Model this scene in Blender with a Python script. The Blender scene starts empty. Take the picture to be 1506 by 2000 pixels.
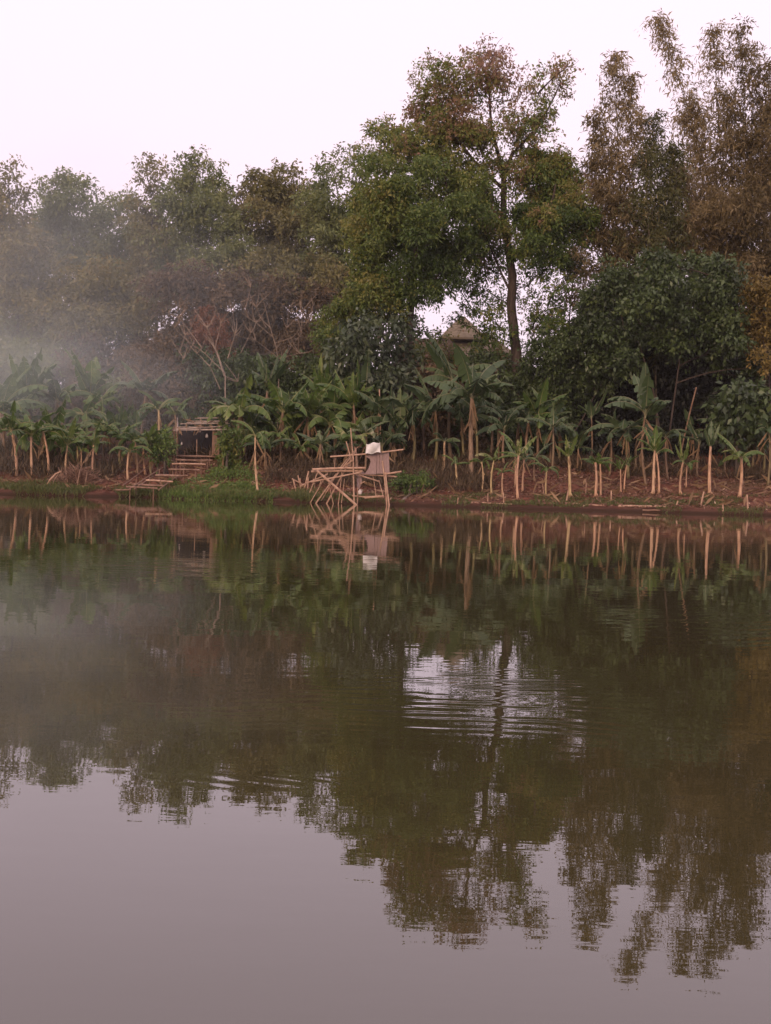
import bpy, math, random
import numpy as np
from mathutils import Vector, Matrix

R_ = math.radians
S = bpy.context.scene
COL = S.collection

# ------------------------------------------------------------------ camera
FPX, CX, CY = 2600.0, 753.0, 1000.0            # focal length and centre in photo pixels (1506 x 2000)
CAM = Vector((0.0, 0.0, 1.2))
PITCH, ROLL = math.atan(80 / FPX), R_(1.6)
ROT = Matrix.Rotation(R_(90) - PITCH, 3, 'X') @ Matrix.Rotation(ROLL, 3, 'Z')
cam_data = bpy.data.cameras.new('camera')
cam_data.sensor_fit = 'VERTICAL'
cam_data.sensor_height = 24.0
cam_data.lens = 24.0 * FPX / 2000.0
cam_data.clip_start, cam_data.clip_end = 0.1, 3000.0
cam = bpy.data.objects.new('camera', cam_data)
cam.matrix_world = Matrix.Translation(CAM) @ ROT.to_4x4()
COL.objects.link(cam)
S.camera = cam

# ------------------------------------------------------------------ sky, sun, exposure
SUN_AZ, SUN_EL = R_(200), R_(15)                # sunset glow from behind the camera
world = bpy.data.worlds.new('World')
S.world = world
world.use_nodes = True
wt = world.node_tree
for n_ in list(wt.nodes):
    wt.nodes.remove(n_)
wo = wt.nodes.new('ShaderNodeOutputWorld')
wb = wt.nodes.new('ShaderNodeBackground')
wb.inputs['Strength'].default_value = 0.1
sky = wt.nodes.new('ShaderNodeTexSky')
sky.sky_type = 'NISHITA'
sky.sun_disc = False
sky.sun_elevation = SUN_EL
sky.sun_rotation = SUN_AZ
sky.dust_density = 4.0
wm = wt.nodes.new('ShaderNodeMix')             # a thick pale overcast in front of the clear sky
wm.data_type = 'RGBA'
wm.inputs[0].default_value = 0.92
wc = wt.nodes.new('ShaderNodeTexCoord')
wx = wt.nodes.new('ShaderNodeSeparateXYZ')
wr = wt.nodes.new('ShaderNodeValToRGB')
wr.color_ramp.elements[0].position = 0.0
wr.color_ramp.elements[0].color = (9.5, 7.65, 8.7, 1)
wr.color_ramp.elements[1].position = 0.55
wr.color_ramp.elements[1].color = (11.9, 9.6, 10.9, 1)
wt.links.new(wc.outputs['Generated'], wx.inputs[0])
wt.links.new(wx.outputs['Z'], wr.inputs[0])
wt.links.new(sky.outputs[0], wm.inputs[6])
wt.links.new(wr.outputs[0], wm.inputs[7])
wt.links.new(wm.outputs[2], wb.inputs['Color'])
wt.links.new(wb.outputs[0], wo.inputs['Surface'])

sun_data = bpy.data.lights.new('sun', 'SUN')
sun_data.energy = 1.9
sun_data.angle = R_(14)
sun_data.color = (1.0, 0.70, 0.50)
sun = bpy.data.objects.new('sun', sun_data)
sd = Vector((math.sin(SUN_AZ) * math.cos(SUN_EL), math.cos(SUN_AZ) * math.cos(SUN_EL), math.sin(SUN_EL)))
sun.rotation_euler = (-sd).to_track_quat('-Z', 'Y').to_euler()
sun.location = (0, -20, 30)
COL.objects.link(sun)

S.view_settings.view_transform = 'Standard'
S.view_settings.look = 'None'
S.view_settings.exposure = 0.22
S.view_settings.gamma = 1.0
S.render.engine = 'CYCLES'
S.cycles.max_bounces = 6
S.cycles.diffuse_bounces = 4
S.cycles.glossy_bounces = 3
S.cycles.transmission_bounces = 3
S.cycles.transparent_max_bounces = 8
S.cycles.volume_bounces = 1
S.cycles.use_denoising = True
S.cycles.sample_clamp_indirect = 4.0


# ------------------------------------------------------------------ helpers
def at(px, py, Y):
    """World point seen at photo pixel (px, py) at distance Y in front of the camera."""
    d = ROT @ Vector(((px - CX) / FPX, -(py - CY) / FPX, -1.0))
    return CAM + d * (Y / d.y)


def hash2(x, y, s=0.0):
    v = np.sin(x * 127.1 + y * 311.7 + s * 17.3) * 43758.5453
    return v - np.floor(v)


def vnoise(x, y, s=0.0):
    x = np.asarray(x, float); y = np.asarray(y, float)
    xi, yi = np.floor(x), np.floor(y)
    fx, fy = x - xi, y - yi
    fx = fx * fx * (3 - 2 * fx); fy = fy * fy * (3 - 2 * fy)
    a, b = hash2(xi, yi, s), hash2(xi + 1, yi, s)
    c, d = hash2(xi, yi + 1, s), hash2(xi + 1, yi + 1, s)
    return (a * (1 - fx) + b * fx) * (1 - fy) + (c * (1 - fx) + d * fx) * fy


def shore(x):
    x = np.asarray(x, float)
    return 47.0 + 0.35 * (vnoise(x * 0.45, 3.3, 1) - 0.5) + 0.9 * np.exp(-((x + 8.6) / 1.3) ** 2) - 0.5 * np.exp(-((x + 5.7) / 1.4) ** 2)


PD = [-46, -44, -8, -3, -0.05, 0.0, 0.10, 0.35, 1.5, 4.0, 8.0, 14.0, 18.5, 30.0, 120.0, 900.0]
PZ = [-1.6, -1.6, -1.6, -0.8, -0.12, 0.0, 0.08, 0.14, 0.30, 0.8, 1.65, 2.0, 4.6, 5.0, 5.2, 6.0]


def gz(x, y):
    x = np.asarray(x, float); y = np.asarray(y, float)
    d = y - shore(x)
    z = np.interp(d, PD, PZ)
    amp = np.clip(d / 4.0, 0.0, 1.0)
    z = z + amp * (0.35 * (vnoise(x * 0.35, y * 0.35, 2) - 0.5) + 0.16 * (vnoise(x * 1.4, y * 1.4, 5) - 0.5))
    z = z + np.clip(d / 0.4, 0, 1) * 0.06 * (vnoise(x * 3.1, y * 3.1, 9) - 0.5)
    near = np.interp(y, [-60, -8, -1.5, 0.8, 2.2, 6], [3.0, 1.2, 0.35, 0.05, -0.3, -9])
    side = np.interp(np.abs(x), [60, 75, 120], [-9, 0.3, 3.0])
    z = np.where(d < 0, np.maximum(z, np.maximum(near, side)), z)
    return z


def gzf(x, y):
    return float(gz(np.array([x]), np.array([y]))[0])


def hit(px, py):
    """Ground point seen at a photo pixel."""
    d = ROT @ Vector(((px - CX) / FPX, -(py - CY) / FPX, -1.0))
    Y = 46.0
    while Y < 90:
        p = CAM + d * (Y / d.y)
        if p.z <= gzf(p.x, p.y):
            return Vector((p.x, p.y, gzf(p.x, p.y)))
        Y += 0.05
    p = CAM + d * (70 / d.y)
    return Vector((p.x, p.y, gzf(p.x, p.y)))


def stand(px, Y):
    """Ground point below photo column px at distance Y."""
    p = at(px, 925, Y)
    return Vector((p.x, Y, gzf(p.x, Y)))


def tag(o, label=None, cat=None, group=None, kind=None):
    if label: o['label'] = label
    if cat: o['category'] = cat
    if group: o['group'] = group
    if kind: o['kind'] = kind
    return o


def empty(name, loc, label, cat, group=None):
    o = bpy.data.objects.new(name, None)
    o.empty_display_size = 0.3
    o.location = loc
    COL.objects.link(o)
    return tag(o, label, cat, group)


def link_mesh(name, verts, faces, mat, parent=None, tint=None, smooth=False):
    """One mesh object from arrays in world space. faces: list of tuples or an (n,4) array."""
    off = np.array(parent_loc(parent), dtype=np.float32)
    v = np.asarray(verts, dtype=np.float32).reshape(-1, 3) - off
    me = bpy.data.meshes.new(name)
    if isinstance(faces, np.ndarray):
        n = len(faces)
        me.vertices.add(len(v))
        me.vertices.foreach_set('co', v.ravel())
        me.loops.add(n * 4)
        me.loops.foreach_set('vertex_index', faces.astype(np.int32).ravel())
        me.polygons.add(n)
        me.polygons.foreach_set('loop_start', np.arange(0, n * 4, 4, dtype=np.int32))
        me.polygons.foreach_set('loop_total', np.full(n, 4, dtype=np.int32))
        me.update(calc_edges=True)
    else:
        me.from_pydata([tuple(map(float, q)) for q in v], [], faces)
        me.update()
    if tint is not None:
        a = me.attributes.new('tint', 'FLOAT', 'POINT')
        a.data.foreach_set('value', np.asarray(tint, dtype=np.float32).ravel())
    if smooth:
        me.polygons.foreach_set('use_smooth', np.ones(len(me.polygons), dtype=bool))
    me.materials.append(mat)
    o = bpy.data.objects.new(name, me)
    COL.objects.link(o)
    if parent is not None:
        o.parent = parent
    return o


def parent_loc(p):
    x = Vector((0, 0, 0))
    while p is not None:
        x = x + p.location
        p = p.parent
    return x


class MB:
    """Collects tubes, quads and boxes in world space; build() links them as one mesh."""
    def __init__(self):
        self.v, self.f, self.t = [], [], []

    def quad(self, a, b, c, d, t=0.5):
        n = len(self.v)
        self.v += [a, b, c, d]; self.t += [t] * 4
        self.f.append((n, n + 1, n + 2, n + 3))

    def tri(self, a, b, c, t=0.5):
        n = len(self.v)
        self.v += [a, b, c]; self.t += [t] * 3
        self.f.append((n, n + 1, n + 2))

    def tube(self, pts, radii, sides=6, t=0.5, cap=True):
        pts = [Vector(p) for p in pts]
        if not hasattr(radii, '__len__'): radii = [radii] * len(pts)
        n0 = len(self.v)
        ref = Vector((0.31, 0.17, 0.93))
        for i, p in enumerate(pts):
            d = pts[min(i + 1, len(pts) - 1)] - pts[max(i - 1, 0)]
            if d.length < 1e-9: d = Vector((0, 0, 1))
            d.normalize()
            r0 = ref if abs(d.dot(ref)) < 0.95 else Vector((1, 0, 0))
            u = d.cross(r0).normalized(); w = d.cross(u)
            for k in range(sides):
                a = 2 * math.pi * k / sides
                self.v.append(p + (u * math.cos(a) + w * math.sin(a)) * radii[i]); self.t.append(t)
        for i in range(len(pts) - 1):
            for k in range(sides):
                a = n0 + i * sides + k; b = n0 + i * sides + (k + 1) % sides
                self.f.append((a, b, b + sides, a + sides))
        if cap:
            self.f.append(tuple(n0 + k for k in reversed(range(sides))))
            m = n0 + (len(pts) - 1) * sides
            self.f.append(tuple(m + k for k in range(sides)))

    def box(self, c, half, rot=None, t=0.5):
        n = len(self.v); c = Vector(c); M = rot or Matrix.Identity(3)
        for sx in (-1, 1):
            for sy in (-1, 1):
                for sz in (-1, 1):
                    self.v.append(c + M @ Vector((sx * half[0], sy * half[1], sz * half[2]))); self.t.append(t)
        for q in ((0, 1, 3, 2), (4, 6, 7, 5), (0, 4, 5, 1), (2, 3, 7, 6), (0, 2, 6, 4), (1, 5, 7, 3)):
            self.f.append(tuple(n + k for k in q))

    def pole(self, a, b, r=0.03, t=0.5, seed=0, nodes=True):
        """A bamboo pole: slight bend and knuckles."""
        rr = random.Random(seed * 7 + 1)
        a, b = Vector(a), Vector(b)
        L = (b - a).length
        n = max(3, int(L / 0.3))
        pts, rad = [], []
        bend = Vector((rr.uniform(-1, 1), rr.uniform(-1, 1), rr.uniform(-1, 1))) * L * 0.012
        for i in range(n + 1):
            s = i / n
            p = a.lerp(b, s) + bend * math.sin(math.pi * s)
            if nodes and 0 < i < n:
                e = (b - a).normalized() * 0.012
                pts += [p - e, p, p + e]; rad += [r * (1 - .12 * s), r * (1.22 - .12 * s), r * (1 - .12 * s)]
            else:
                pts.append(p); rad.append(r * (1 - .12 * s))
        self.tube(pts, rad, 6, t)

    def build(self, name, mat, parent=None, smooth=False):
        return link_mesh(name, [tuple(q) for q in self.v], self.f, mat, parent, self.t, smooth)


# ------------------------------------------------------------------ materials
def new_mat(name):
    m = bpy.data.materials.new(name)
    m.use_nodes = True
    return m, m.node_tree, m.node_tree.nodes['Principled BSDF'], m.node_tree.nodes['Material Output']


def ramp(nt, stops):
    n = nt.nodes.new('ShaderNodeValToRGB')
    e = n.color_ramp.elements
    while len(e) < len(stops): e.new(0.5)
    for k, (p, c) in enumerate(stops):
        e[k].position = p; e[k].color = (*c, 1)
    return n


def noise(nt, scale, detail=4, vec=None, stretch=None):
    n = nt.nodes.new('ShaderNodeTexNoise')
    n.inputs['Scale'].default_value = scale; n.inputs['Detail'].default_value = detail
    tc = nt.nodes.new('ShaderNodeTexCoord')
    src = tc.outputs['Object']
    if stretch:
        mp = nt.nodes.new('ShaderNodeMapping')
        mp.inputs['Scale'].default_value = stretch
        nt.links.new(src, mp.inputs[0]); src = mp.outputs[0]
    nt.links.new(src, n.inputs['Vector'])
    return n


def leaf_mat(name, stops, trans=0.3, rough=0.55, spec=0.3):
    """Leaf colour by the leaf's own tint; thin and slightly see-through to light."""
    m, nt, p, out = new_mat(name)
    a = nt.nodes.new('ShaderNodeAttribute'); a.attribute_name = 'tint'
    r = ramp(nt, stops)
    nt.links.new(a.outputs['Fac'], r.inputs[0])
    nt.links.new(r.outputs[0], p.inputs['Base Color'])
    p.inputs['Roughness'].default_value = rough
    p.inputs['Specular IOR Level'].default_value = spec
    tr = nt.nodes.new('ShaderNodeBsdfTranslucent')
    nt.links.new(r.outputs[0], tr.inputs['Color'])
    mx = nt.nodes.new('ShaderNodeMixShader'); mx.inputs[0].default_value = trans
    nt.links.new(p.outputs[0], mx.inputs[1]); nt.links.new(tr.outputs[0], mx.inputs[2])
    nt.links.new(mx.outputs[0], out.inputs['Surface'])
    return m


def rough_mat(name, stops, scale=6, stretch=None, rough=0.85, bump=0.3, spec=0.2):
    m, nt, p, out = new_mat(name)
    n = noise(nt, scale, 6, stretch=stretch)
    r = ramp(nt, stops)
    nt.links.new(n.outputs['Fac'], r.inputs[0])
    nt.links.new(r.outputs[0], p.inputs['Base Color'])
    p.inputs['Roughness'].default_value = rough
    p.inputs['Specular IOR Level'].default_value = spec
    if bump:
        b = nt.nodes.new('ShaderNodeBump'); b.inputs['Strength'].default_value = bump; b.inputs['Distance'].default_value = 0.03
        nt.links.new(n.outputs['Fac'], b.inputs['Height']); nt.links.new(b.outputs[0], p.inputs['Normal'])
    return m


M = {}
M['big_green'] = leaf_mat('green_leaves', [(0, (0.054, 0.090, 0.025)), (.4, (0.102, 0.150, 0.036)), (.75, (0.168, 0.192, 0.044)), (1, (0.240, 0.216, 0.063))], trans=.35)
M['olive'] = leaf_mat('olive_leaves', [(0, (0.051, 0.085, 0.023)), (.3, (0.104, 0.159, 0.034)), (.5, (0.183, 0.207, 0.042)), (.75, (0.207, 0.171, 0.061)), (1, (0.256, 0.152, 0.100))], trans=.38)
M['bamboo_leaf'] = leaf_mat('dry_bamboo_leaves', [(0, (0.094, 0.075, 0.033)), (.4, (0.181, 0.140, 0.062)), (.8, (0.269, 0.206, 0.099)), (1, (0.338, 0.269, 0.149))], trans=.55)
M['bamboo_green'] = leaf_mat('green_bamboo_leaves', [(0, (0.056, 0.065, 0.020)), (.5, (0.100, 0.103, 0.034)), (1, (0.163, 0.138, 0.052))], trans=.35)
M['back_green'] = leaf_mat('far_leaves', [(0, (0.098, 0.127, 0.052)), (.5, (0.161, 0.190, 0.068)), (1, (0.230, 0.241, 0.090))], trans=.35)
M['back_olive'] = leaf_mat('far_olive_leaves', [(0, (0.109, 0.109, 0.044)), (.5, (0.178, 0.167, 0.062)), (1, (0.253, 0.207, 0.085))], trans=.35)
M['brown_leaf'] = leaf_mat('dry_brown_leaves', [(0, (0.066, 0.048, 0.028)), (.5, (0.127, 0.088, 0.048)), (1, (0.198, 0.138, 0.071))])
M['rust_leaf'] = leaf_mat('rust_leaves', [(0, (.10, .042, .025)), (.5, (.18, .080, .045)), (1, (.25, .125, .065))])
M['ochre_leaf'] = leaf_mat('ochre_leaves', [(0, (.10, .072, .022)), (.5, (.175, .13, .036)), (1, (.26, .19, .055))])
M['dark_leaf'] = leaf_mat('dark_green_leaves', [(0, (0.034, 0.050, 0.020)), (.5, (0.062, 0.094, 0.032)), (1, (0.108, 0.144, 0.046))], trans=0.25, rough=.45, spec=.4)
M['hollow_shade_leaf'] = leaf_mat('shade_darkened_leaves', [(0, (.008, .010, .008)), (.5, (.015, .018, .012)), (1, (.030, .034, .02))], trans=.1)  # deep shade of the hollow put into the leaf colour
M['blue_leaf'] = leaf_mat('broad_dark_leaves', [(0, (.030, .044, .024)), (.5, (.058, .080, .040)), (1, (.095, .12, .06))], trans=0.15, rough=.45, spec=.4)
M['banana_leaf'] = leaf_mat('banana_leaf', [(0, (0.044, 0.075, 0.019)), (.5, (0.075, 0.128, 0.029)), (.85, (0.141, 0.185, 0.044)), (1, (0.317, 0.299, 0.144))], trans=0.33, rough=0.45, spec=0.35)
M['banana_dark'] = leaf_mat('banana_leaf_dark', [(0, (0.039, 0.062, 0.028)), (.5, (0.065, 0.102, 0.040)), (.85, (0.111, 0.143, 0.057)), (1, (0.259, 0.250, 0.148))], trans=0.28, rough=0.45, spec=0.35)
M['dead_leaf'] = leaf_mat('dead_banana_leaf', [(0, (.11, .068, .035)), (.5, (.20, .125, .065)), (1, (.32, .21, .12))], trans=0.25, rough=0.8)
M['grass'] = leaf_mat('grass_blades', [(0, (.050, .065, .020)), (.5, (.085, .105, .030)), (1, (.16, .145, .055))], trans=0.25)
M['weed'] = leaf_mat('weed_leaves', [(0, (.055, .095, .024)), (.5, (.095, .155, .034)), (1, (.16, .205, .05))], trans=0.25)
M['under'] = leaf_mat('dry_undergrowth', [(0, (.035, .028, .016)), (.5, (.075, .052, .03)), (1, (.14, .10, .055))], trans=.15, rough=.8)
M['old_bamboo'] = rough_mat('old_bamboo', [(.25, (.10, .058, .04)), (.5, (.19, .115, .08)), (.8, (.30, .20, .145))], 7, rough=.65)
M['litter'] = leaf_mat('litter_leaves', [(0, (.060, .030, .022)), (.5, (.14, .070, .048)), (.9, (.22, .13, .085)), (1, (.38, .27, .19))], trans=0.0, rough=0.85)
M['bark'] = rough_mat('dark_bark', [(.3, (.030, .022, .018)), (.7, (.075, .055, .043))], 5, (3, 3, .6))
M['pale_bark'] = rough_mat('pale_bark', [(.3, (.14, .105, .08)), (.7, (.28, .22, .17))], 5, (3, 3, .6))
M['grey_bark'] = rough_mat('grey_bark', [(.3, (.06, .048, .038)), (.7, (.13, .105, .085))], 5, (3, 3, .6))
def stem_mat(name, pale, dark):
    """Banana stem: streaked sheaths, each plant a little greener or browner than the next."""
    m, nt, p, out = new_mat(name)
    n = noise(nt, 4, 6, stretch=(9, 9, .8)); n3 = noise(nt, 2.2, 3, stretch=(1.5, 1.5, 1.0))
    r0 = ramp(nt, [(.28, dark), (.5, pale), (.75, tuple(min(1, c * 1.35) for c in pale))])
    nt.links.new(n.outputs['Fac'], r0.inputs[0])
    oi = nt.nodes.new('ShaderNodeObjectInfo')
    r2_ = ramp(nt, [(0, (.85, 1.05, .75)), (.35, (1.0, 1.0, 1.0)), (.7, (1.0, .92, .92)), (1, (.62, .60, .55))])
    nt.links.new(oi.outputs['Random'], r2_.inputs[0])
    mm = nt.nodes.new('ShaderNodeMix'); mm.data_type = 'RGBA'; mm.blend_type = 'MULTIPLY'; mm.inputs[0].default_value = 1
    nt.links.new(r0.outputs[0], mm.inputs[6]); nt.links.new(r2_.outputs[0], mm.inputs[7])
    blot = ramp(nt, [(.5, (0, 0, 0)), (.66, (1, 1, 1))]); nt.links.new(n3.outputs['Fac'], blot.inputs[0])
    m3 = nt.nodes.new('ShaderNodeMix'); m3.data_type = 'RGBA'; m3.inputs[7].default_value = (*dark, 1)
    k = nt.nodes.new('ShaderNodeMath'); k.operation = 'MULTIPLY'; k.inputs[1].default_value = .7
    nt.links.new(blot.outputs[0], k.inputs[0]); nt.links.new(k.outputs[0], m3.inputs[0])
    nt.links.new(mm.outputs[2], m3.inputs[6]); nt.links.new(m3.outputs[2], p.inputs['Base Color'])
    p.inputs['Roughness'].default_value = .6; p.inputs['Specular IOR Level'].default_value = .35
    b = nt.nodes.new('ShaderNodeBump'); b.inputs['Strength'].default_value = .5; b.inputs['Distance'].default_value = .03
    nt.links.new(n.outputs['Fac'], b.inputs['Height']); nt.links.new(b.outputs[0], p.inputs['Normal'])
    return m


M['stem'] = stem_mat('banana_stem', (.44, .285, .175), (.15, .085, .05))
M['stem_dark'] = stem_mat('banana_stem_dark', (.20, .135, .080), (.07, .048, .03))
M['culm'] = rough_mat('bamboo_culm', [(.3, (.045, .033, .020)), (.7, (.10, .075, .042))], 4, rough=.5)
M['bamboo'] = rough_mat('weathered_bamboo', [(.25, (.20, .115, .075)), (.5, (.36, .225, .15)), (.8, (.50, .34, .24))], 7, rough=.6, spec=.3)
M['bamboo_grey'] = rough_mat('grey_bamboo', [(.25, (.18, .13, .11)), (.5, (.32, .25, .21)), (.8, (.48, .40, .34))], 7, rough=.65)
M['mat_panel'] = rough_mat('woven_mat', [(.3, (.19, .125, .115)), (.7, (.31, .22, .20))], 9, (6, 6, .8), rough=.8)
M['wood'] = rough_mat('brown_wood', [(.3, (.13, .075, .05)), (.7, (.24, .15, .105))], 6, (5, 5, .7))
M['dark_wall'] = rough_mat('dark_board', [(.3, (.012, .009, .012)), (.7, (.03, .022, .026))], 4, bump=.1)
M['white'] = rough_mat('white_plastic', [(.3, (.44, .42, .39)), (.7, (.64, .61, .58))], 5, rough=.5, bump=.2)
M['jug'] = rough_mat('dirty_plastic', [(.3, (.45, .38, .34)), (.7, (.62, .55, .50))], 8, rough=.5, bump=.1)
M['roof'] = rough_mat('weathered_roof', [(.25, (.13, .105, .068)), (.55, (.21, .17, .115)), (.8, (.28, .23, .16))], 3.5, (1, 1, 4), bump=.8)
M['roof_dark'] = rough_mat('weathered_roof_brown', [(.25, (.05, .032, .022)), (.55, (.09, .06, .04)), (.8, (.13, .09, .06))], 3.5, (1, 1, 4), bump=.8)
M['plaster'] = rough_mat('grey_plaster', [(.3, (.30, .26, .23)), (.7, (.42, .37, .33))], 2, bump=.1)
M['reed'] = leaf_mat('dry_reeds', [(0, (.10, .055, .038)), (.5, (.20, .115, .080)), (1, (.34, .22, .15))], trans=.1, rough=.8)

# ground: red brown earth with moss, darker wet rim
m, nt, p, out = new_mat('red_earth')
n1 = noise(nt, 0.35, 6); n2 = noise(nt, 3.5, 8)
r1 = ramp(nt, [(.3, (.065, .025, .017)), (.5, (.13, .052, .034)), (.72, (.20, .092, .060))])
r2 = ramp(nt, [(.46, (0, 0, 0)), (.62, (1, 1, 1))])
mx = nt.nodes.new('ShaderNodeMix'); mx.data_type = 'RGBA'
mx.inputs[7].default_value = (.095, .075, .034, 1)
ma = nt.nodes.new('ShaderNodeMath'); ma.operation = 'MULTIPLY'; ma.inputs[1].default_value = .55
nt.links.new(n2.outputs['Fac'], r1.inputs[0]); nt.links.new(n1.outputs['Fac'], r2.inputs[0])
nt.links.new(r2.outputs[0], ma.inputs[0]); nt.links.new(ma.outputs[0], mx.inputs[0])
nt.links.new(r1.outputs[0], mx.inputs[6])
tcg = nt.nodes.new('ShaderNodeTexCoord'); sx = nt.nodes.new('ShaderNodeSeparateXYZ'); nt.links.new(tcg.outputs['Object'], sx.inputs[0])
wet = nt.nodes.new('ShaderNodeMapRange'); wet.inputs['From Min'].default_value = .05; wet.inputs['From Max'].default_value = .22
nt.links.new(sx.outputs['Z'], wet.inputs['Value'])
mw = nt.nodes.new('ShaderNodeMix'); mw.data_type = 'RGBA'; mw.inputs[6].default_value = (.035, .019, .012, 1)   # soaked mud at the water line
nt.links.new(wet.outputs[0], mw.inputs[0]); nt.links.new(mx.outputs[2], mw.inputs[7]); nt.links.new(mw.outputs[2], p.inputs['Base Color'])
p.inputs['Roughness'].default_value = .95; p.inputs['Specular IOR Level'].default_value = .1
b = nt.nodes.new('ShaderNodeBump'); b.inputs['Strength'].default_value = .7; b.inputs['Distance'].default_value = .06
nt.links.new(n2.outputs['Fac'], b.inputs['Height']); nt.links.new(b.outputs[0], p.inputs['Normal'])
M['earth'] = m

# water: murky brown pond, small wind ripples in patches and two sets of rings
m, nt, p, out = new_mat('pond_water')
p.inputs['Base Color'].default_value = (.040, .034, .014, 1)
p.inputs['Roughness'].default_value = .0
p.inputs['IOR'].default_value = 1.6
tc = nt.nodes.new('ShaderNodeTexCoord')


def math_node(op, a=None, b=None, av=0, bv=0):
    n = nt.nodes.new('ShaderNodeMath'); n.operation = op
    n.inputs[0].default_value = av; n.inputs[1].default_value = bv
    if a is not None: nt.links.new(a, n.inputs[0])
    if b is not None: nt.links.new(b, n.inputs[1])
    return n.outputs[0]


fine = noise(nt, 5.0, 3, stretch=(.55, 1.3, 1)); broad = noise(nt, .9, 3, stretch=(.5, 1.2, 1)); patch = noise(nt, .22, 2); patch2 = noise(nt, 1.1, 2, stretch=(.8, 1.3, 1)); patch3 = noise(nt, 2.3, 2, stretch=(.7, 1.6, 1))
patch_r = ramp(nt, [(.35, (.25, .25, .25)), (.7, (1, 1, 1))])
nt.links.new(patch.outputs['Fac'], patch_r.inputs[0])
h = math_node('MULTIPLY', fine.outputs['Fac'], bv=.0008)
h = math_node('MULTIPLY', h, patch_r.outputs[0])
h = math_node('ADD', h, math_node('MULTIPLY', broad.outputs['Fac'], bv=.0022))


def wavelets(cx, cy, ox, oy, wavelength, rx_, ry_, amp):
    """Old ripples coming from (ox, oy), broken up, fading out round (cx, cy)."""
    def dist(x, y, sx=1.0, sy=1.0):
        mp = nt.nodes.new('ShaderNodeMapping')
        mp.inputs['Location'].default_value = (-x * sx, -y * sy, 0); mp.inputs['Scale'].default_value = (sx, sy, 1)
        nt.links.new(tc.outputs['Object'], mp.inputs[0])
        ln = nt.nodes.new('ShaderNodeVectorMath'); ln.operation = 'LENGTH'
        nt.links.new(mp.outputs[0], ln.inputs[0])
        return ln.outputs['Value']
    d = dist(ox, oy)
    wob = math_node('MULTIPLY', patch2.outputs['Fac'], bv=wavelength * 2.6)
    s_ = math_node('SINE', math_node('MULTIPLY', math_node('ADD', d, wob), bv=2 * math.pi / wavelength))
    q = math_node('POWER', dist(cx, cy, 1 / rx_, 1 / ry_), bv=2.0)
    g = math_node('EXPONENT', math_node('MULTIPLY', q, bv=-1.0))
    brk = ramp(nt, [(.38, (0, 0, 0)), (.62, (1, 1, 1))])
    nt.links.new(patch3.outputs['Fac'], brk.inputs[0])
    return math_node('MULTIPLY', math_node('MULTIPLY', math_node('MULTIPLY', s_, g), brk.outputs[0]), bv=amp)


h = math_node('ADD', h, wavelets(0.45, 6.7, 0.1, 3.2, .15, .95, .55, .0009))
h = math_node('ADD', h, wavelets(0.75, 7.6, 1.4, 4.2, .11, .6, .6, .0006))
h = math_node('ADD', h, wavelets(-0.45, 5.15, -2.2, 1.6, .10, .30, .20, .00025))
h = math_node('ADD', h, wavelets(-0.30, 6.35, -.3, 6.1, .09, .07, .05, .0012))
h = math_node('ADD', h, wavelets(-2.6, 16.0, -3.0, 9.0, .30, 1.6, 1.8, .0009))
h = math_node('ADD', h, wavelets(3.0, 11.0, 6.0, 4.0, .22, 1.2, 1.3, .0007))
bp = nt.nodes.new('ShaderNodeBump'); bp.inputs['Strength'].default_value = 1.0; bp.inputs['Distance'].default_value = 1.0
nt.links.new(h, bp.inputs['Height']); nt.links.new(bp.outputs[0], p.inputs['Normal'])
M['water'] = m

# ------------------------------------------------------------------ ground and water
xs = np.unique(np.concatenate([np.arange(-900, -100, 80), np.arange(-100, -32, 4), np.arange(-32, 32.01, .3), np.arange(32, 100, 4), np.arange(100, 901, 80)]).round(3))
ys = np.unique(np.concatenate([np.arange(-300, -60, 60), np.arange(-60, -8, 6), np.arange(-8, 8, .5), np.arange(8, 43, 2.5), np.arange(43, 46, .4),
                               np.arange(46, 49.2, .06), np.arange(49.2, 70, .3), np.arange(70, 110, 2), np.arange(110, 1600, 90)]).round(3))
GX, GY = np.meshgrid(xs, ys)
GZ = gz(GX, GY)
nx, ny = len(xs), len(ys)
idx = np.arange(nx * ny).reshape(ny, nx)
F = np.stack([idx[:-1, :-1], idx[:-1, 1:], idx[1:, 1:], idx[1:, :-1]], -1).reshape(-1, 4)
g = link_mesh('ground', np.stack([GX, GY, GZ], -1).reshape(-1, 3), F, M['earth'], smooth=True)
tag(g, kind='structure')
w = link_mesh('water', [(-120, -3, 0), (120, -3, 0), (120, 49.5, 0), (-120, 49.5, 0)], [(0, 1, 2, 3)], M['water'])
tag(w, kind='structure')


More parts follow.
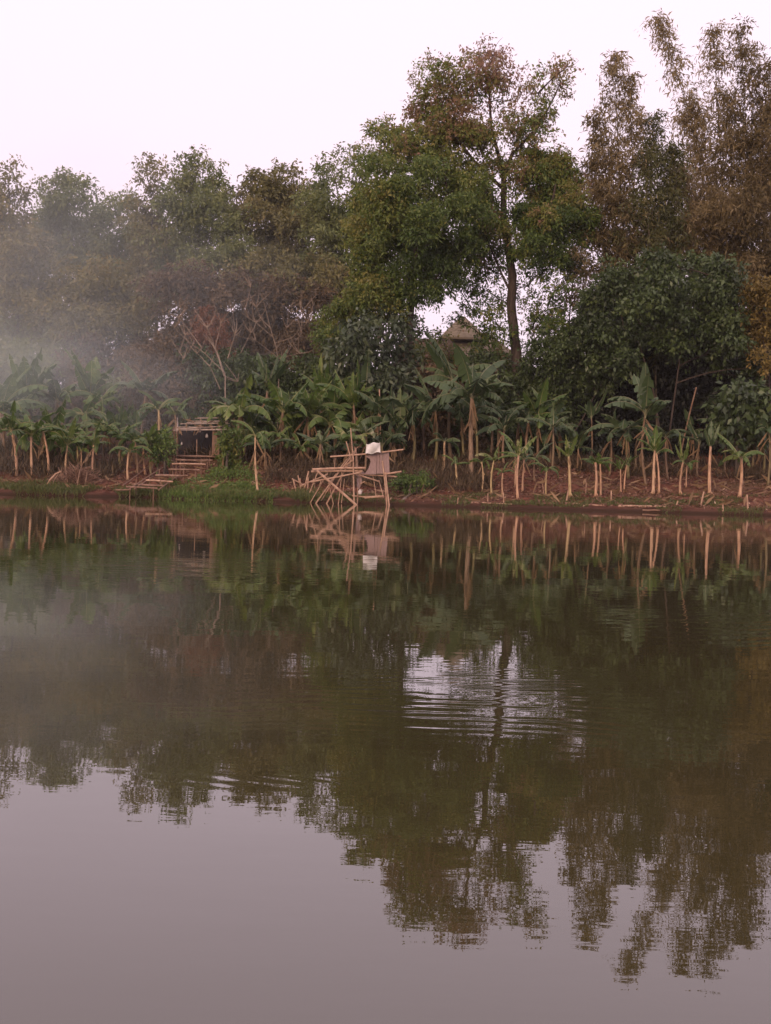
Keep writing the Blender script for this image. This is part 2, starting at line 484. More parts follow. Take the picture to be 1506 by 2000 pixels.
# ------------------------------------------------------------------ foliage
def sprays(clumps, leaf_l, leaf_w, rng, droop=0.35, per=9, tint_spread=.14, lumps=8):
    """Leaves on short drooping twigs through ellipsoid clumps. clumps: (centre, radius xyz, cover, tint). Returns verts, faces, tint."""
    V, T = [], []
    if lumps:
        sub = []
        for c, r, cover, tn in clumps:
            for _ in range(lumps):
                d = rng.normal(size=3); d /= np.linalg.norm(d)
                f = rng.uniform(.35, 1.05); k = rng.uniform(.30, .50)
                sub.append((tuple(np.array(c) + d * np.array(r) * f), (r[0] * k * 1.15, r[1] * k * 1.15, r[2] * k * .7), cover * rng.uniform(.7, 1.35), tn + rng.normal() * .15))
        clumps = sub
    area = leaf_l * leaf_w * .5
    for c, r, cover, tn in clumps:
        r = np.array(r, float)
        n = int(cover * (1.2 + .6 * cover) * math.pi * r[0] * r[2] / area)
        ns = max(3, n // per)
        d = rng.normal(size=(ns, 3)); d /= np.linalg.norm(d, axis=1)[:, None]
        rad = rng.random(ns) ** .42
        lump = 1 + .28 * np.sin(d[:, :1] * 5 + rng.random() * 6) * np.sin(d[:, 2:] * 6 + rng.random() * 6)
        base = np.array(c) + d * r * rad[:, None] * lump
        ax = d * .8 + rng.normal(size=(ns, 3)) * .6
        ax[:, 2] += .15
        ax /= np.linalg.norm(ax, axis=1)[:, None]
        k = np.arange(per) / per
        tl = leaf_l * 2.6
        P = base[:, None, :] + ax[:, None, :] * (k[None, :, None] * tl)
        P[:, :, 2] -= droop * tl * (k ** 2)[None, :]
        P = P.reshape(-1, 3) + rng.normal(size=(ns * per, 3)) * leaf_l * .35
        N = len(P)
        ld = np.repeat(ax, per, 0) * .5 + rng.normal(size=(N, 3)) * .75
        ld[:, 2] -= droop
        ld /= np.linalg.norm(ld, axis=1)[:, None]
        up = rng.normal(size=(N, 3)) * .7 + np.array([0, 0, .8])
        sd_ = np.cross(ld, up); sd_ /= (np.linalg.norm(sd_, axis=1)[:, None] + 1e-6)
        sc = (.65 + .7 * rng.random(N))[:, None]
        L, W = leaf_l * sc, leaf_w * sc * .5
        mid = P + ld * L * .45
        tip = P + ld * L; tip[:, 2] -= (L * .12)[:, 0]
        V.append(np.stack([P, mid + sd_ * W, tip, mid - sd_ * W], 1).reshape(-1, 3))
        st = np.repeat(rng.normal(size=ns) * tint_spread, per) + rng.normal(size=N) * .10 + tn
        T.append(np.repeat(np.clip(st, 0, 1), 4))
    V = np.concatenate(V); T = np.concatenate(T)
    return V, np.arange(len(V)).reshape(-1, 4), T


def clump_list(rows, Y, rng, depth=1.0, cover=2.2, flat=.9):
    out = []
    for row in rows:
        px, py, r = row[:3]
        cv = row[3] if len(row) > 3 else cover
        tn = row[4] if len(row) > 4 else .45 + rng.normal() * .12
        dy = rng.normal() * depth
        p = at(px, py, Y + dy)
        rm = r * (Y + dy) / FPX
        out.append((tuple(p), (rm, rm * 1.05, rm * flat), cv, tn))
    return out


def curve(a, b, sag, n, rr):
    a, b = Vector(a), Vector(b)
    off = Vector((rr.uniform(-1, 1), rr.uniform(-1, 1), 0)) * (b - a).length * .08
    pts = []
    for i in range(n + 1):
        s = i / n
        p = a.lerp(b, s) + off * math.sin(math.pi * s)
        p.z -= sag * math.sin(math.pi * s) * (b - a).length
        pts.append(p)
    return pts


def nearest_on(polys, q):
    """Best joint on a limb below q."""
    best, bd = None, 1e9
    for pl in polys:
        for i in range(len(pl) - 1):
            for s in (0, .33, .66, 1):
                p = pl[i].lerp(pl[i + 1], s)
                d = (q - p).length + max(0, p.z - q.z + .3) * 3
                if d < bd: bd, best = d, p
    return best


def tree(name, label, cat, base, trunks, rows, Y, leaf, bark, leaf_l, leaf_w, seed, group=None, depth=1.0, cover=2.2, droop=.35,
         trunk_r=.18, twigs=3, crown='crown', tintbase=None, limb_name='limb'):
    """Tree or shrub: trunk meshes along given world polylines, branches to every leaf clump, leaf crown."""
    rng = np.random.default_rng(seed); rr = random.Random(seed)
    root = empty(name, base, label, cat, group)
    cl = clump_list(rows, Y, rng, depth, cover)
    mbt = MB()
    polys = []
    for k, (pts, r0, r1) in enumerate(trunks):
        pts = [Vector(q) for q in pts]
        fine_pts = []
        for i in range(len(pts) - 1):
            for s in (0, .5):
                q = pts[i].lerp(pts[i + 1], s)
                fine_pts.append(q + Vector((rr.uniform(-1, 1), rr.uniform(-1, 1), 0)) * r0 * .18 * (1 if (i or s) else 0))
        fine_pts.append(pts[-1])
        n = len(fine_pts)
        rad = [r0 + (r1 - r0) * i / (n - 1) for i in range(n)]
        if k == 0: rad[0] *= 1.35
        mbt.tube(fine_pts, rad, 8)
        polys.append(fine_pts)
    mbt.build('trunk', bark, root, smooth=True)
    br = MB()
    tops = list(polys)
    order = sorted(cl, key=lambda c: min((Vector(c[0]) - q).length for pl in polys for q in pl))
    for c, r, cv, tn in order:
        q = Vector(c)
        j = nearest_on(tops, q)
        pts = curve(j, q, -.06, 5, rr)
        L = (q - j).length
        r0 = min(trunk_r * .45, .018 + .012 * L)
        br.tube(pts, [r0 + (.012 - r0) * i / 5 for i in range(6)], 5, cap=False)
        tops.append(pts)
        for _ in range(twigs):
            e = q + Vector((rr.gauss(0, .5) * r[0], rr.gauss(0, .5) * r[1], rr.gauss(.2, .5) * r[2]))
            s0 = pts[rr.randint(2, 5)]
            br.tube(curve(s0, e, -.03, 3, rr), [.014, .011, .009, .006], 4, cap=False)
    if br.v: br.build(limb_name, bark, root)
    V, Fc, T = sprays(cl, leaf_l * .66, leaf_w * .66, rng, droop)
    link_mesh(crown, V, Fc, leaf, root, T)
    return root


# ---- the tall airy tree with the dark visible trunk
Yb = 62.0
tb = stand(1014, Yb)
trunk_pts = [tb] + [at(x, y, Yb) for x, y in ((1008, 680), (1003, 640), (1000, 590), (999, 540), (996, 500), (988, 455), (984, 400), (984, 340))]
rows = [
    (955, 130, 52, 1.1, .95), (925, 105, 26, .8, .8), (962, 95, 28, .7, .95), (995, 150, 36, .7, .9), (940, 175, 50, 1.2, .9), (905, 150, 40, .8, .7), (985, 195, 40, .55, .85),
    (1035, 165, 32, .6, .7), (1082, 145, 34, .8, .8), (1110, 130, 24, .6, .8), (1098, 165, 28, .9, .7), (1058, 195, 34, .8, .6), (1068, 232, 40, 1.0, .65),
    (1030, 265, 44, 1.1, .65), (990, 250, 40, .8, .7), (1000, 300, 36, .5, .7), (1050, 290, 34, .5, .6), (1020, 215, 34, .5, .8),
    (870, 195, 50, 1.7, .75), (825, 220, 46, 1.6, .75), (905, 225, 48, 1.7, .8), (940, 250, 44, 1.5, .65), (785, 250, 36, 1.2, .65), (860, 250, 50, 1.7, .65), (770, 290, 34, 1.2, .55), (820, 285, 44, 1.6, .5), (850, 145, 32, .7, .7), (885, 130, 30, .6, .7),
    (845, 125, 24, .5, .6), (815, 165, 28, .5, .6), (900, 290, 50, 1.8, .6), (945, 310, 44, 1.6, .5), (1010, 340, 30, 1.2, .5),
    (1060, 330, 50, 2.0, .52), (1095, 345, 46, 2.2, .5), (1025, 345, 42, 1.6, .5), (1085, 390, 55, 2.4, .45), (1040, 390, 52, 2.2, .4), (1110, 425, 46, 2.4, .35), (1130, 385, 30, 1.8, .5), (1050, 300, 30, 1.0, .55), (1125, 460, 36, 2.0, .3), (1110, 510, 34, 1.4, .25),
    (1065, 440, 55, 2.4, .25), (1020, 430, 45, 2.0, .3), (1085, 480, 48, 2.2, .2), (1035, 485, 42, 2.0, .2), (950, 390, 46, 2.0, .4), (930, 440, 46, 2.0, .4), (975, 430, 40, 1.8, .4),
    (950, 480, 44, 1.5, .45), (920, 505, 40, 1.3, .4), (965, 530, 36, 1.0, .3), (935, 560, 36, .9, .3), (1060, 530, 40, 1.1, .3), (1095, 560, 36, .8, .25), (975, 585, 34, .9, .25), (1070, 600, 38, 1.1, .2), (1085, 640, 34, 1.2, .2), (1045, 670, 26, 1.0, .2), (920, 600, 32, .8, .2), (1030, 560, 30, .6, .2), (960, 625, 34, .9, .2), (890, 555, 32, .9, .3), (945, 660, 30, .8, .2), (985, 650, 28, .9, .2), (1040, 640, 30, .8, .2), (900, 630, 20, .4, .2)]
limbs = [([at(984, 340, Yb), at(972, 300, Yb), at(960, 250, Yb), at(956, 190, Yb), at(952, 130, Yb)], .11, .03),
         ([at(984, 350, Yb), at(1000, 300, Yb), at(1035, 265, Yb), at(1070, 215, Yb + .4), at(1095, 160, Yb + .6)], .10, .025),
         ([at(984, 370, Yb), at(930, 320, Yb - .5), at(885, 260, Yb - 1), at(860, 190, Yb - 1)], .09, .025),
         ([at(997, 510, Yb), at(1040, 470, Yb - .5), at(1075, 410, Yb - .8), at(1085, 360, Yb - .8)], .12, .03),
         ([at(998, 570, Yb), at(984, 545, Yb), at(965, 500, Yb + .3), at(945, 450, Yb + .5)], .07, .02)]
tree('broadleaf_tree', 'tall airy tree with a bare dark forked trunk against the sky gap', 'tree', tb, [(trunk_pts, .27, .13)] + limbs,
     rows, Yb, M['olive'], M['bark'], .25, .105, 11, depth=1.1, trunk_r=.2)

# ---- the dense rounded tree beside it
Yd = 60.0
db = stand(800, Yd)
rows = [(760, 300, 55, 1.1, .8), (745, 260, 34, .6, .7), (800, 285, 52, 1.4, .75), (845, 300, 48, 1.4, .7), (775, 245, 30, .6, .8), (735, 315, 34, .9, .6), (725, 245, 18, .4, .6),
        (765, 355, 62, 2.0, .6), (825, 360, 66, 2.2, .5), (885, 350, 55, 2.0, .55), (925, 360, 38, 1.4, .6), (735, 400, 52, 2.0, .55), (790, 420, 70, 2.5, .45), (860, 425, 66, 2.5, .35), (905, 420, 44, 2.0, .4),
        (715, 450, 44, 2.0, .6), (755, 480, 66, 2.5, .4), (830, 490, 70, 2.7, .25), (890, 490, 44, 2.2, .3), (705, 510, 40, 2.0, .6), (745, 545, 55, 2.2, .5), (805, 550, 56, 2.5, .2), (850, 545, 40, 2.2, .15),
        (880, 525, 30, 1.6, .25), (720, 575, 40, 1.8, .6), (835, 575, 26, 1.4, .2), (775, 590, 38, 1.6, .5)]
tree('broadleaf_tree', 'dense rounded green tree hiding its trunk, beside the airy forked tree', 'tree', db,
     [([db, at(800, 660, Yd), at(806, 560, Yd), at(815, 470, Yd), at(820, 390, Yd), at(815, 310, Yd)], .2, .05),
      ([at(806, 520, Yd), at(860, 440, Yd), at(872, 370, Yd), at(868, 320, Yd)], .09, .03)],
     rows, Yd, M['big_green'], M['bark'], .25, .11, 12, depth=1.4)

# ------------------------------------------------------------------ bamboo clumps
def bamboo_clump(label, culms, Y, leaf, seed, fill=(), cover=1.0, tint=.5):
    """culms: list of pixel polylines from the root upward to the tip; plume width px."""
    rng = np.random.default_rng(seed); rr = random.Random(seed)
    xs_ = [c[0][0][0] for c in culms]
    base = stand(sum(xs_) / len(xs_), Y)
    root = empty('bamboo_clump', base, label, 'bamboo', 'bamboo clumps behind the broad-leaved bushes')
    cl = []
    for pts, wpx, cv in culms:
        cv *= 1.35
        dy = rr.uniform(-1.2, 1.2)
        P = [at(x, y, Y + dy) for x, y in pts]
        P[0] = Vector((P[0].x, P[0].y, gzf(P[0].x, P[0].y) - .05))
        mb = MB()
        n = 14
        Q = []
        for i in range(n + 1):
            s = i / n * (len(P) - 1); k = min(int(s), len(P) - 2); f = s - k
            p0, p1, p2, p3 = P[max(k - 1, 0)], P[k], P[k + 1], P[min(k + 2, len(P) - 1)]
            Q.append(.5 * ((2 * p1) + (p2 - p0) * f + (2 * p0 - 5 * p1 + 4 * p2 - p3) * f * f + (3 * p1 - p0 - 3 * p2 + p3) * f ** 3))
        mb.tube(Q, [.055 * (1 - .82 * i / n) for i in range(n + 1)], 6)
        for i in range(4, n + 1):                       # side branches at the knots
            for _ in range(2):
                d = Vector((rr.uniform(-1, 1), rr.uniform(-1, 1), rr.uniform(.1, .9)))
                mb.tube(curve(Q[i], Q[i] + d * wpx * Y / FPX * .75 * (1.15 - i / n), .06, 3, rr), [.012, .01, .008, .005], 4, cap=False)
        mb.build('culm', M['culm'], root)
        wm_ = wpx * Y / FPX
        for i in range(3, n + 1):
            s = i / n
            r = wm_ * (1.1 if s < .6 else 1.1 - .72 * (s - .6) / .4)
            for _ in range(5):
                c = Q[i] + Vector((rr.gauss(0, .5) * r, rr.gauss(0, .5) * r, rr.gauss(-.05, .25)))
                q = r * rr.uniform(.35, .6)
                cl.append((tuple(c), (q, q, q * 1.15), cv * rr.uniform(.55, 1.25), tint + rr.gauss(0, .16)))
    for row in fill:
        cl += clump_list([row], Y, rng, 1.2, 2.0)
    V, Fc, T = sprays(cl, .24, .058, rng, droop=.55, per=8, lumps=3)
    link_mesh('foliage', V, Fc, leaf, root, T)
    return root


YB = 63.0
bamboo_clump('pale brown feathery bamboo clump next to the airy forked tree',
             [([(1235, 760), (1222, 520), (1208, 300), (1200, 112)], 38, .62), ([(1225, 760), (1205, 540), (1185, 360), (1168, 225)], 34, .7), ([(1245, 760), (1240, 540), (1236, 330), (1230, 165)], 34, .7),
              ([(1215, 760), (1190, 560), (1172, 420), (1160, 320)], 32, .7)], YB, M['bamboo_leaf'], 21,
             fill=[(1215, 200, 34, .6, .75), (1190, 270, 38, .8, .7), (1225, 300, 42, 1.0, .65), (1200, 350, 44, 1.3, .6), (1250, 360, 36, 1.1, .5), (1190, 400, 48, 1.6, .5), (1235, 420, 50, 1.7, .5), (1170, 470, 50, 1.8, .4), (1225, 490, 52, 1.9, .4), (1150, 530, 40, 1.0, .3), (1265, 500, 44, 1.9, .5), (1140, 430, 34, 1.3, .4), (1145, 480, 36, 1.4, .35), (1130, 545, 34, 1.1, .3), (1155, 590, 36, 1.6, .3), (1185, 545, 44, 1.8, .3), (1120, 500, 30, .6, .3), (1110, 560, 32, .5, .2)], tint=.6)
bamboo_clump('bamboo clump whose tallest bare culm leans over the green one',
             [([(1440, 760), (1420, 560), (1378, 330), (1330, 170), (1286, 36)], 34, .55), ([(1430, 760), (1420, 500), (1405, 270), (1394, 62)], 34, .6), ([(1410, 760), (1392, 520), (1368, 330), (1345, 210)], 38, .7),
              ([(1420, 760), (1385, 520), (1345, 400), (1320, 330)], 40, .8)], YB + 1.5, M['bamboo_leaf'], 22,
             fill=[(1370, 400, 55, 1.8, .7), (1330, 430, 50, 1.9, .75), (1400, 440, 55, 2.0, .6), (1360, 480, 55, 2.2, .65), (1310, 490, 44, 2.0, .6), (1420, 500, 48, 2.1, .4), (1375, 350, 44, 1.3, .6), (1345, 190, 34, .6, .8), (1322, 135, 24, .5, .8), (1334, 165, 28, .6, .8), (1362, 250, 42, .9, .75), (1335, 290, 40, .8, .75), (1412, 170, 30, .7, .7), (1420, 240, 40, 1.1, .6), (1385, 130, 26, .5, .8)], tint=.7)
bamboo_clump('short dark green bamboo clump in front of the leaning culm',
             [([(1300, 760), (1292, 560), (1285, 380), (1278, 238)], 32, 1.0), ([(1290, 760), (1275, 560), (1265, 420), (1262, 300)], 30, 1.0), ([(1310, 760), (1308, 540), (1306, 400), (1312, 290)], 30, 1.0)],
             YB - 1.5, M['bamboo_green'], 23, fill=[(1285, 400, 44, 1.8, .3), (1300, 450, 44, 1.8, .2), (1270, 460, 38, 1.8, .3)], tint=.4)
bamboo_clump('dense brown bamboo clump rising above the orange-leaved tree',
             [([(1480, 760), (1470, 520), (1458, 270), (1448, 70)], 36, 1.0), ([(1500, 760), (1496, 520), (1490, 300), (1478, 110)], 40, 1.2), ([(1530, 760), (1530, 480), (1524, 250), (1515, 130)], 44, 1.3),
              ([(1465, 760), (1445, 520), (1430, 340), (1428, 200)], 38, 1.1)], YB, M['bamboo_leaf'], 24,
             fill=[(1470, 300, 50, 2.0, .4), (1500, 380, 60, 2.3, .3), (1450, 400, 50, 2.2, .3), (1490, 470, 60, 2.2, .25), (1440, 470, 46, 2.2, .2), (1510, 250, 44, 2.0, .4), (1465, 530, 44, 2.0, .2)], tint=.4)

# ------------------------------------------------------------------ trees on the far side of the smoke and behind the bananas
def back_tree(label, px, Y, rows, leaf, seed, top, cover=1.9, bark='grey_bark'):
    b = stand(px, Y)
    t = at(px, top + 60, Y)
    mid = b.lerp(t, .5) + Vector((.3, 0, 0))
    return tree('broadleaf_tree', label, 'tree', b, [([b, b.lerp(mid, .5), mid, t], .2, .04)], rows, Y, M[leaf], M[bark], .34, .145, seed,
                group='trees behind the banana belt', depth=1.6, cover=cover, twigs=2)


back_tree('slender tree with a narrow wispy column of leaves at the smoky edge of the wood', 18, 74,
          [(20, 330, 28, .8), (5, 350, 30, .7), (35, 370, 26, .8), (12, 395, 38, 1.0), (0, 430, 34, .9), (40, 430, 34, 1.3), (20, 470, 46, 1.6), (-20, 420, 40), (60, 480, 40), (-10, 520, 50), (45, 530, 50)], 'back_olive', 31, 330)
back_tree('broad round-topped tree beside the wispy column in the smoke', 130, 80,
          [(110, 365, 32, 1.3), (140, 350, 34, 1.3), (165, 375, 30, 1.2), (95, 400, 30, 1.4), (130, 400, 46, 1.9), (175, 415, 34, 1.4), (90, 440, 46), (140, 450, 56), (190, 460, 40), (70, 490, 50), (120, 510, 60), (180, 520, 56)], 'back_green', 32, 360)
back_tree('low grey-green tree filling the dip between two round-topped trees', 225, 84,
          [(215, 395, 24, 1.0), (250, 390, 22, .9), (235, 420, 34, 1.5), (200, 430, 28, 1.4), (270, 430, 30, 1.5), (240, 470, 50), (285, 480, 44), (220, 520, 54), (270, 540, 50)], 'back_green', 33, 400)
back_tree('tree with a small separate tuft of leaves on top beside the twin-domed tree', 295, 78,
          [(285, 322, 22, 1.0), (305, 330, 24, 1.1), (290, 355, 26, 1.3), (310, 385, 26, 1.2), (275, 405, 26, 1.2), (300, 425, 40, 1.6), (290, 470, 52), (320, 500, 50), (270, 530, 50), (310, 560, 50)], 'back_olive', 34, 330)
back_tree('twin-domed green tree highest of those behind the hut', 385, 77,
          [(368, 318, 28, 1.1), (395, 325, 30, 1.3), (352, 345, 28, 1.3), (415, 355, 30, 1.4), (380, 365, 40, 1.8), (340, 385, 36, 1.7), (430, 390, 26, 1.4), (400, 410, 50), (350, 430, 50), (440, 440, 40), (390, 470, 60), (340, 490, 50), (440, 500, 50), (390, 540, 60)], 'back_green', 35, 330)
back_tree('broad olive tree between the twin-domed tree and the dense rounded tree', 530, 79,
          [(505, 360, 32, 1.5), (545, 350, 34, 1.5), (580, 360, 32, 1.5), (480, 385, 30, 1.6), (525, 395, 48, 2.0), (580, 400, 46, 2.0), (475, 425, 44), (530, 440, 58), (590, 450, 52), (490, 480, 56), (550, 500, 60), (600, 520, 50), (480, 540, 54), (545, 560, 54)], 'back_olive', 36, 355)
back_tree('bluish green tree touching the dense rounded tree, with sky holes in its top', 660, 75,
          [(640, 325, 26, .9), (675, 310, 28, 1.0), (705, 320, 28, 1.0), (625, 350, 28, 1.1), (660, 350, 36, 1.4), (700, 360, 32, .9), (620, 390, 40, 1.8), (670, 400, 50, 2.0), (705, 420, 30, .9), (630, 440, 50), (680, 460, 50), (620, 500, 54), (670, 520, 54), (640, 560, 50), (690, 560, 40)], 'back_green', 37, 320)
back_tree('yellowish scrub tree low at the smoky edge under the wispy column', 30, 70,
          [(10, 500, 44), (50, 520, 44), (0, 560, 50), (60, 570, 50), (110, 560, 48), (30, 610, 54), (90, 620, 54), (150, 600, 50), (130, 640, 46), (-30, 590, 50)], 'back_olive', 38, 520)
back_tree('dusky low tree in the smoke under the round-topped tree', 190, 71,
          [(160, 540, 44), (210, 550, 48), (250, 560, 44), (180, 590, 50), (230, 610, 50), (280, 600, 46), (200, 640, 50), (250, 650, 46), (150, 660, 40)], 'back_olive', 39, 560)
back_tree('dark brown thicket tree behind the pale bare branches', 440, 70,
          [(330, 560, 44), (380, 570, 46), (430, 560, 48), (480, 580, 48), (530, 570, 48), (580, 580, 46), (620, 590, 40), (350, 620, 46), (410, 620, 48), (470, 630, 50), (530, 630, 48), (590, 640, 46), (340, 670, 40), (400, 680, 44), (460, 690, 44), (520, 690, 44), (580, 690, 44), (630, 660, 40)], 'brown_leaf', 40, 580)
back_tree('yellow-olive tree low behind the twin-domed tree\'s foot', 600, 72,
          [(500, 520, 40), (550, 525, 44), (600, 530, 44), (650, 545, 40), (570, 560, 40), (620, 570, 40), (470, 530, 36), (680, 590, 36)], 'back_olive', 41, 540)
back_tree('low leafy tree filling the wood floor in thick smoke', 60, 68, [(x, y, 44) for x, y in ((-10, 640), (40, 650), (90, 660), (10, 690), (60, 700), (110, 700), (-20, 720), (150, 690), (30, 730), (90, 735))], 'back_green', 44, 640)
back_tree('low brownish tree beyond the raised earth bank behind the hut', 250, 69, [(x, y, 42) for x, y in ((170, 670), (210, 680), (260, 690), (300, 680), (330, 700), (190, 720), (240, 725), (290, 725), (340, 730))], 'brown_leaf', 45, 670)
back_tree('dense low tree far beyond the bare pale twigs', 500, 74, [(x, y, 46) for x, y in ((400, 640), (450, 650), (500, 655), (550, 650), (600, 655), (650, 660), (420, 700), (480, 705), (540, 705), (600, 705), (650, 710))], 'brown_leaf', 46, 650, cover=2.4)
back_tree('dark low tree far behind the black hollow', 1330, 72, [(x, y, 50) for x, y in ((1180, 690), (1240, 680), (1300, 690), (1360, 690), (1420, 690), (1480, 690), (1200, 740), (1270, 745), (1330, 745), (1390, 745), (1450, 745), (1300, 640), (1380, 640))], 'hollow_shade_leaf', 47, 660, cover=2.4)
for (px_, Y_, lab, sd, lf) in ((-60, 76, 'leafy tree cut off by the smoky edge of the view', 42, 'back_green'), (1560, 66, 'leafy tree cut off behind the orange-leaved tree', 43, 'dark_leaf')):
    back_tree(lab, px_, Y_, [(px_ + a, b_, 60) for a, b_ in ((-30, 380), (20, 400), (-10, 450), (30, 480), (-40, 500), (10, 540), (-20, 580), (30, 600), (-10, 640))], lf, sd, 380)


def shrub(label, px, Y, rows, leaf, seed, ll=.26, lw=.12, cover=2.2, name='shrub', bark='grey_bark', droop=.4, cat='shrub', group='shrubs along the bank', depth=.9, twigs=2):
    b = stand(px, Y)
    rr = random.Random(seed)
    tr = []
    for k in range(3):
        row = rows[(k * 3) % len(rows)]
        q = at(row[0], row[1], Y)
        bb = b + Vector((rr.uniform(-.25, .25), rr.uniform(-.25, .25), -.03))
        tr.append(([bb, bb.lerp(q, .5) + Vector((rr.uniform(-.2, .2), 0, .1)), bb.lerp(q, .85)], .05, .02))
    return tree(name, label, cat, b, tr, rows, Y, M[leaf], M[bark], ll, lw, seed, group, depth, cover, droop, trunk_r=.08, twigs=twigs, crown='foliage', limb_name='branch')


# the big spreading broad-leaved bush over the dark hollow, the orange tree and other bushes
shrub('spreading dark green broad-leaved tree overhanging the black hollow below the bamboo', 1290, 58,
      [(1200, 560, 40), (1250, 535, 42), (1300, 525, 44), (1350, 530, 44), (1400, 545, 44), (1180, 600, 40), (1230, 600, 48), (1290, 590, 50), (1350, 590, 50), (1410, 600, 46), (1160, 645, 40), (1200, 650, 42),
       (1255, 640, 40), (1320, 640, 42), (1380, 640, 44), (1430, 650, 40), (1190, 690, 38), (1230, 700, 30), (1330, 680, 26, 1.4), (1400, 690, 34), (1450, 700, 36), (1490, 720, 34), (1440, 560, 36)], 'dark_leaf', 51, .30, .16, 2.3,
      name='broadleaf_tree', bark='bark', cat='tree', group='trees behind the banana belt', depth=1.3)
shrub('small tree with orange-ochre leaves at the edge of the dark broad-leaved tree', 1500, 57,
      [(1480, 575, 34), (1510, 570, 36), (1465, 605, 28), (1498, 615, 38), (1480, 650, 34), (1515, 655, 36), (1500, 695, 30, 1.6), (1475, 690, 20, 1.0)], 'ochre_leaf', 52, .24, .12, 2.2, name='broadleaf_tree', bark='bark', cat='tree', group='trees behind the banana belt')
shrub('brownish green bush at the foot of the forked tree trunk', 1080, 60,
      [(1060, 700, 36), (1100, 690, 38), (1140, 700, 38), (1050, 740, 38), (1095, 740, 40), (1140, 750, 38), (1180, 740, 34), (1030, 690, 24, 1.2), (1075, 660, 26, .9), (1115, 655, 26, .8)], 'dark_leaf', 53, .24, .12, 2.1, bark='bark')
shrub('dry twiggy bush behind the house and forked trunk, dotted with sky', 1100, 66,
      [(1090, 560, 36, .5), (1130, 590, 36, .8), (1090, 620, 34, .7), (1060, 640, 30, .5), (1140, 640, 36, 1.4), (1050, 590, 26, .3), (1120, 520, 34, .8)], 'brown_leaf', 54, .2, .1, 1.0, bark='bark', twigs=6)
shrub('bush with large drooping dark green leaves between the banana clump and the house', 725, 58,
      [(700, 640, 32), (740, 630, 34), (780, 640, 30), (690, 680, 34), (730, 680, 38), (770, 690, 34), (700, 725, 34), (745, 730, 34), (790, 725, 28)], 'blue_leaf', 55, .42, .2, 2.0, droop=.7)
shrub('olive bush under the dense rounded tree, next to the sky gap', 790, 62,
      [(690, 600, 36), (730, 600, 36), (775, 610, 34), (800, 640, 26, 1.3), (820, 650, 20, 1.0), (660, 620, 34), (650, 660, 34), (680, 660, 30)], 'big_green', 56, .26, .12, 2.0)
shrub('rust-red dry bush behind the hut roof', 400, 63,
      [(385, 630, 26), (415, 625, 26), (400, 660, 32), (430, 660, 24), (395, 695, 28), (430, 700, 26)], 'rust_leaf', 57, .2, .09, 1.3, twigs=6)
shrub('leafy cassava-like shrub with large leaves beside the wide-leaved banana', 1440, 53.5,
      [(1425, 770, 26), (1450, 765, 24), (1475, 780, 26), (1415, 800, 22), (1440, 805, 26), (1470, 815, 24), (1425, 835, 18), (1495, 770, 24), (1490, 830, 26)], 'dark_leaf', 58, .46, .26, 1.3, droop=.7)
shrub('thin leafy bush veiling the house roofs', 915, 67, [(862, 655, 20, .9), (885, 690, 26, 1.2), (925, 680, 22, .8), (955, 660, 22, .9), (985, 685, 26, 1.0), (950, 705, 28, 1.6), (905, 720, 28, 1.8), (865, 715, 26, 1.6), (1000, 715, 24, 1.4), (830, 690, 22, 1.0)], 'olive', 59, .26, .12, 1.0, bark='bark')
shrub('small leafy bush crowding the bare-post side of the hut', 318, 51.3, [(306, 858, 15), (326, 850, 14), (334, 872, 9), (298, 882, 15), (318, 895, 13), (310, 875, 14)], 'weed', 82, .2, .09, 1.5, depth=.3)
shrub('small leafy bush crowding the boarded side of the hut', 448, 51.6, [(444, 850, 13), (458, 868, 16), (442, 892, 12), (436, 868, 7), (462, 845, 14), (455, 890, 13)], 'big_green', 83, .22, .1, 1.5, depth=.3)
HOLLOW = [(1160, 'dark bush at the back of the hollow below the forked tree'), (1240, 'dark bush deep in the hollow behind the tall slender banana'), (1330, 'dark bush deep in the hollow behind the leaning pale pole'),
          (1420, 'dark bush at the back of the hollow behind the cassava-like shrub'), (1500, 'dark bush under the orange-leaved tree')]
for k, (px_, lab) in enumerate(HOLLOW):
    shrub(lab, px_, 62.5, [(px_ + dx, y, 50) for dx, y in ((-30, 660), (25, 655), (-25, 715), (30, 715), (0, 760), (-40, 790), (40, 800), (-15, 830), (25, 860), (-40, 870), (0, 900), (45, 900))], 'brown_leaf' if k == 4 else 'hollow_shade_leaf', 60 + k, .34, .16, 1.9, bark='bark')
UNDER = [(20, 62, 'low bush under the smoke at the edge of the banana belt', 'back_green', 770), (330, 60, 'dark scrub directly behind the hut', 'brown_leaf', 770), (440, 60, 'scrub between the hut and the dense green bananas', 'dark_leaf', 780),
         (130, 62, 'dusky bush behind the slim banana stems in the smoke', 'brown_leaf', 800), (230, 62, 'low dusky bush in front of the bare raised bank', 'back_green', 825),
         (520, 60, 'low dark bush under the dense green bananas', 'dark_leaf', 800), (610, 60, 'low dark bush behind the white stake', 'dark_leaf', 800), (700, 60, 'low dark bush behind the bamboo platform', 'dark_leaf', 800), (790, 59, 'reddish brown scrub behind the platform\'s woven mat', 'brown_leaf', 810),
         (870, 60, 'low scrub behind the tall brown-stemmed banana', 'brown_leaf', 800), (960, 60, 'low scrub below the house', 'dark_leaf', 790), (1050, 59, 'low scrub below the forked trunk', 'dark_leaf', 800)]
for k, (px_, Y_, lab, lf, y_) in enumerate(UNDER):
    shrub(lab, px_, Y_ + 1.5, [(px_ + dx, y_ + dy, 44) for dx, dy in ((-45, -50), (5, -65), (45, -45), (-25, -5), (25, -10), (-48, 30), (0, 40), (45, 30), (-25, 75), (25, 80), (-50, 95), (50, 95))], lf, 70 + k, .30, .14, 2.0, bark='bark')
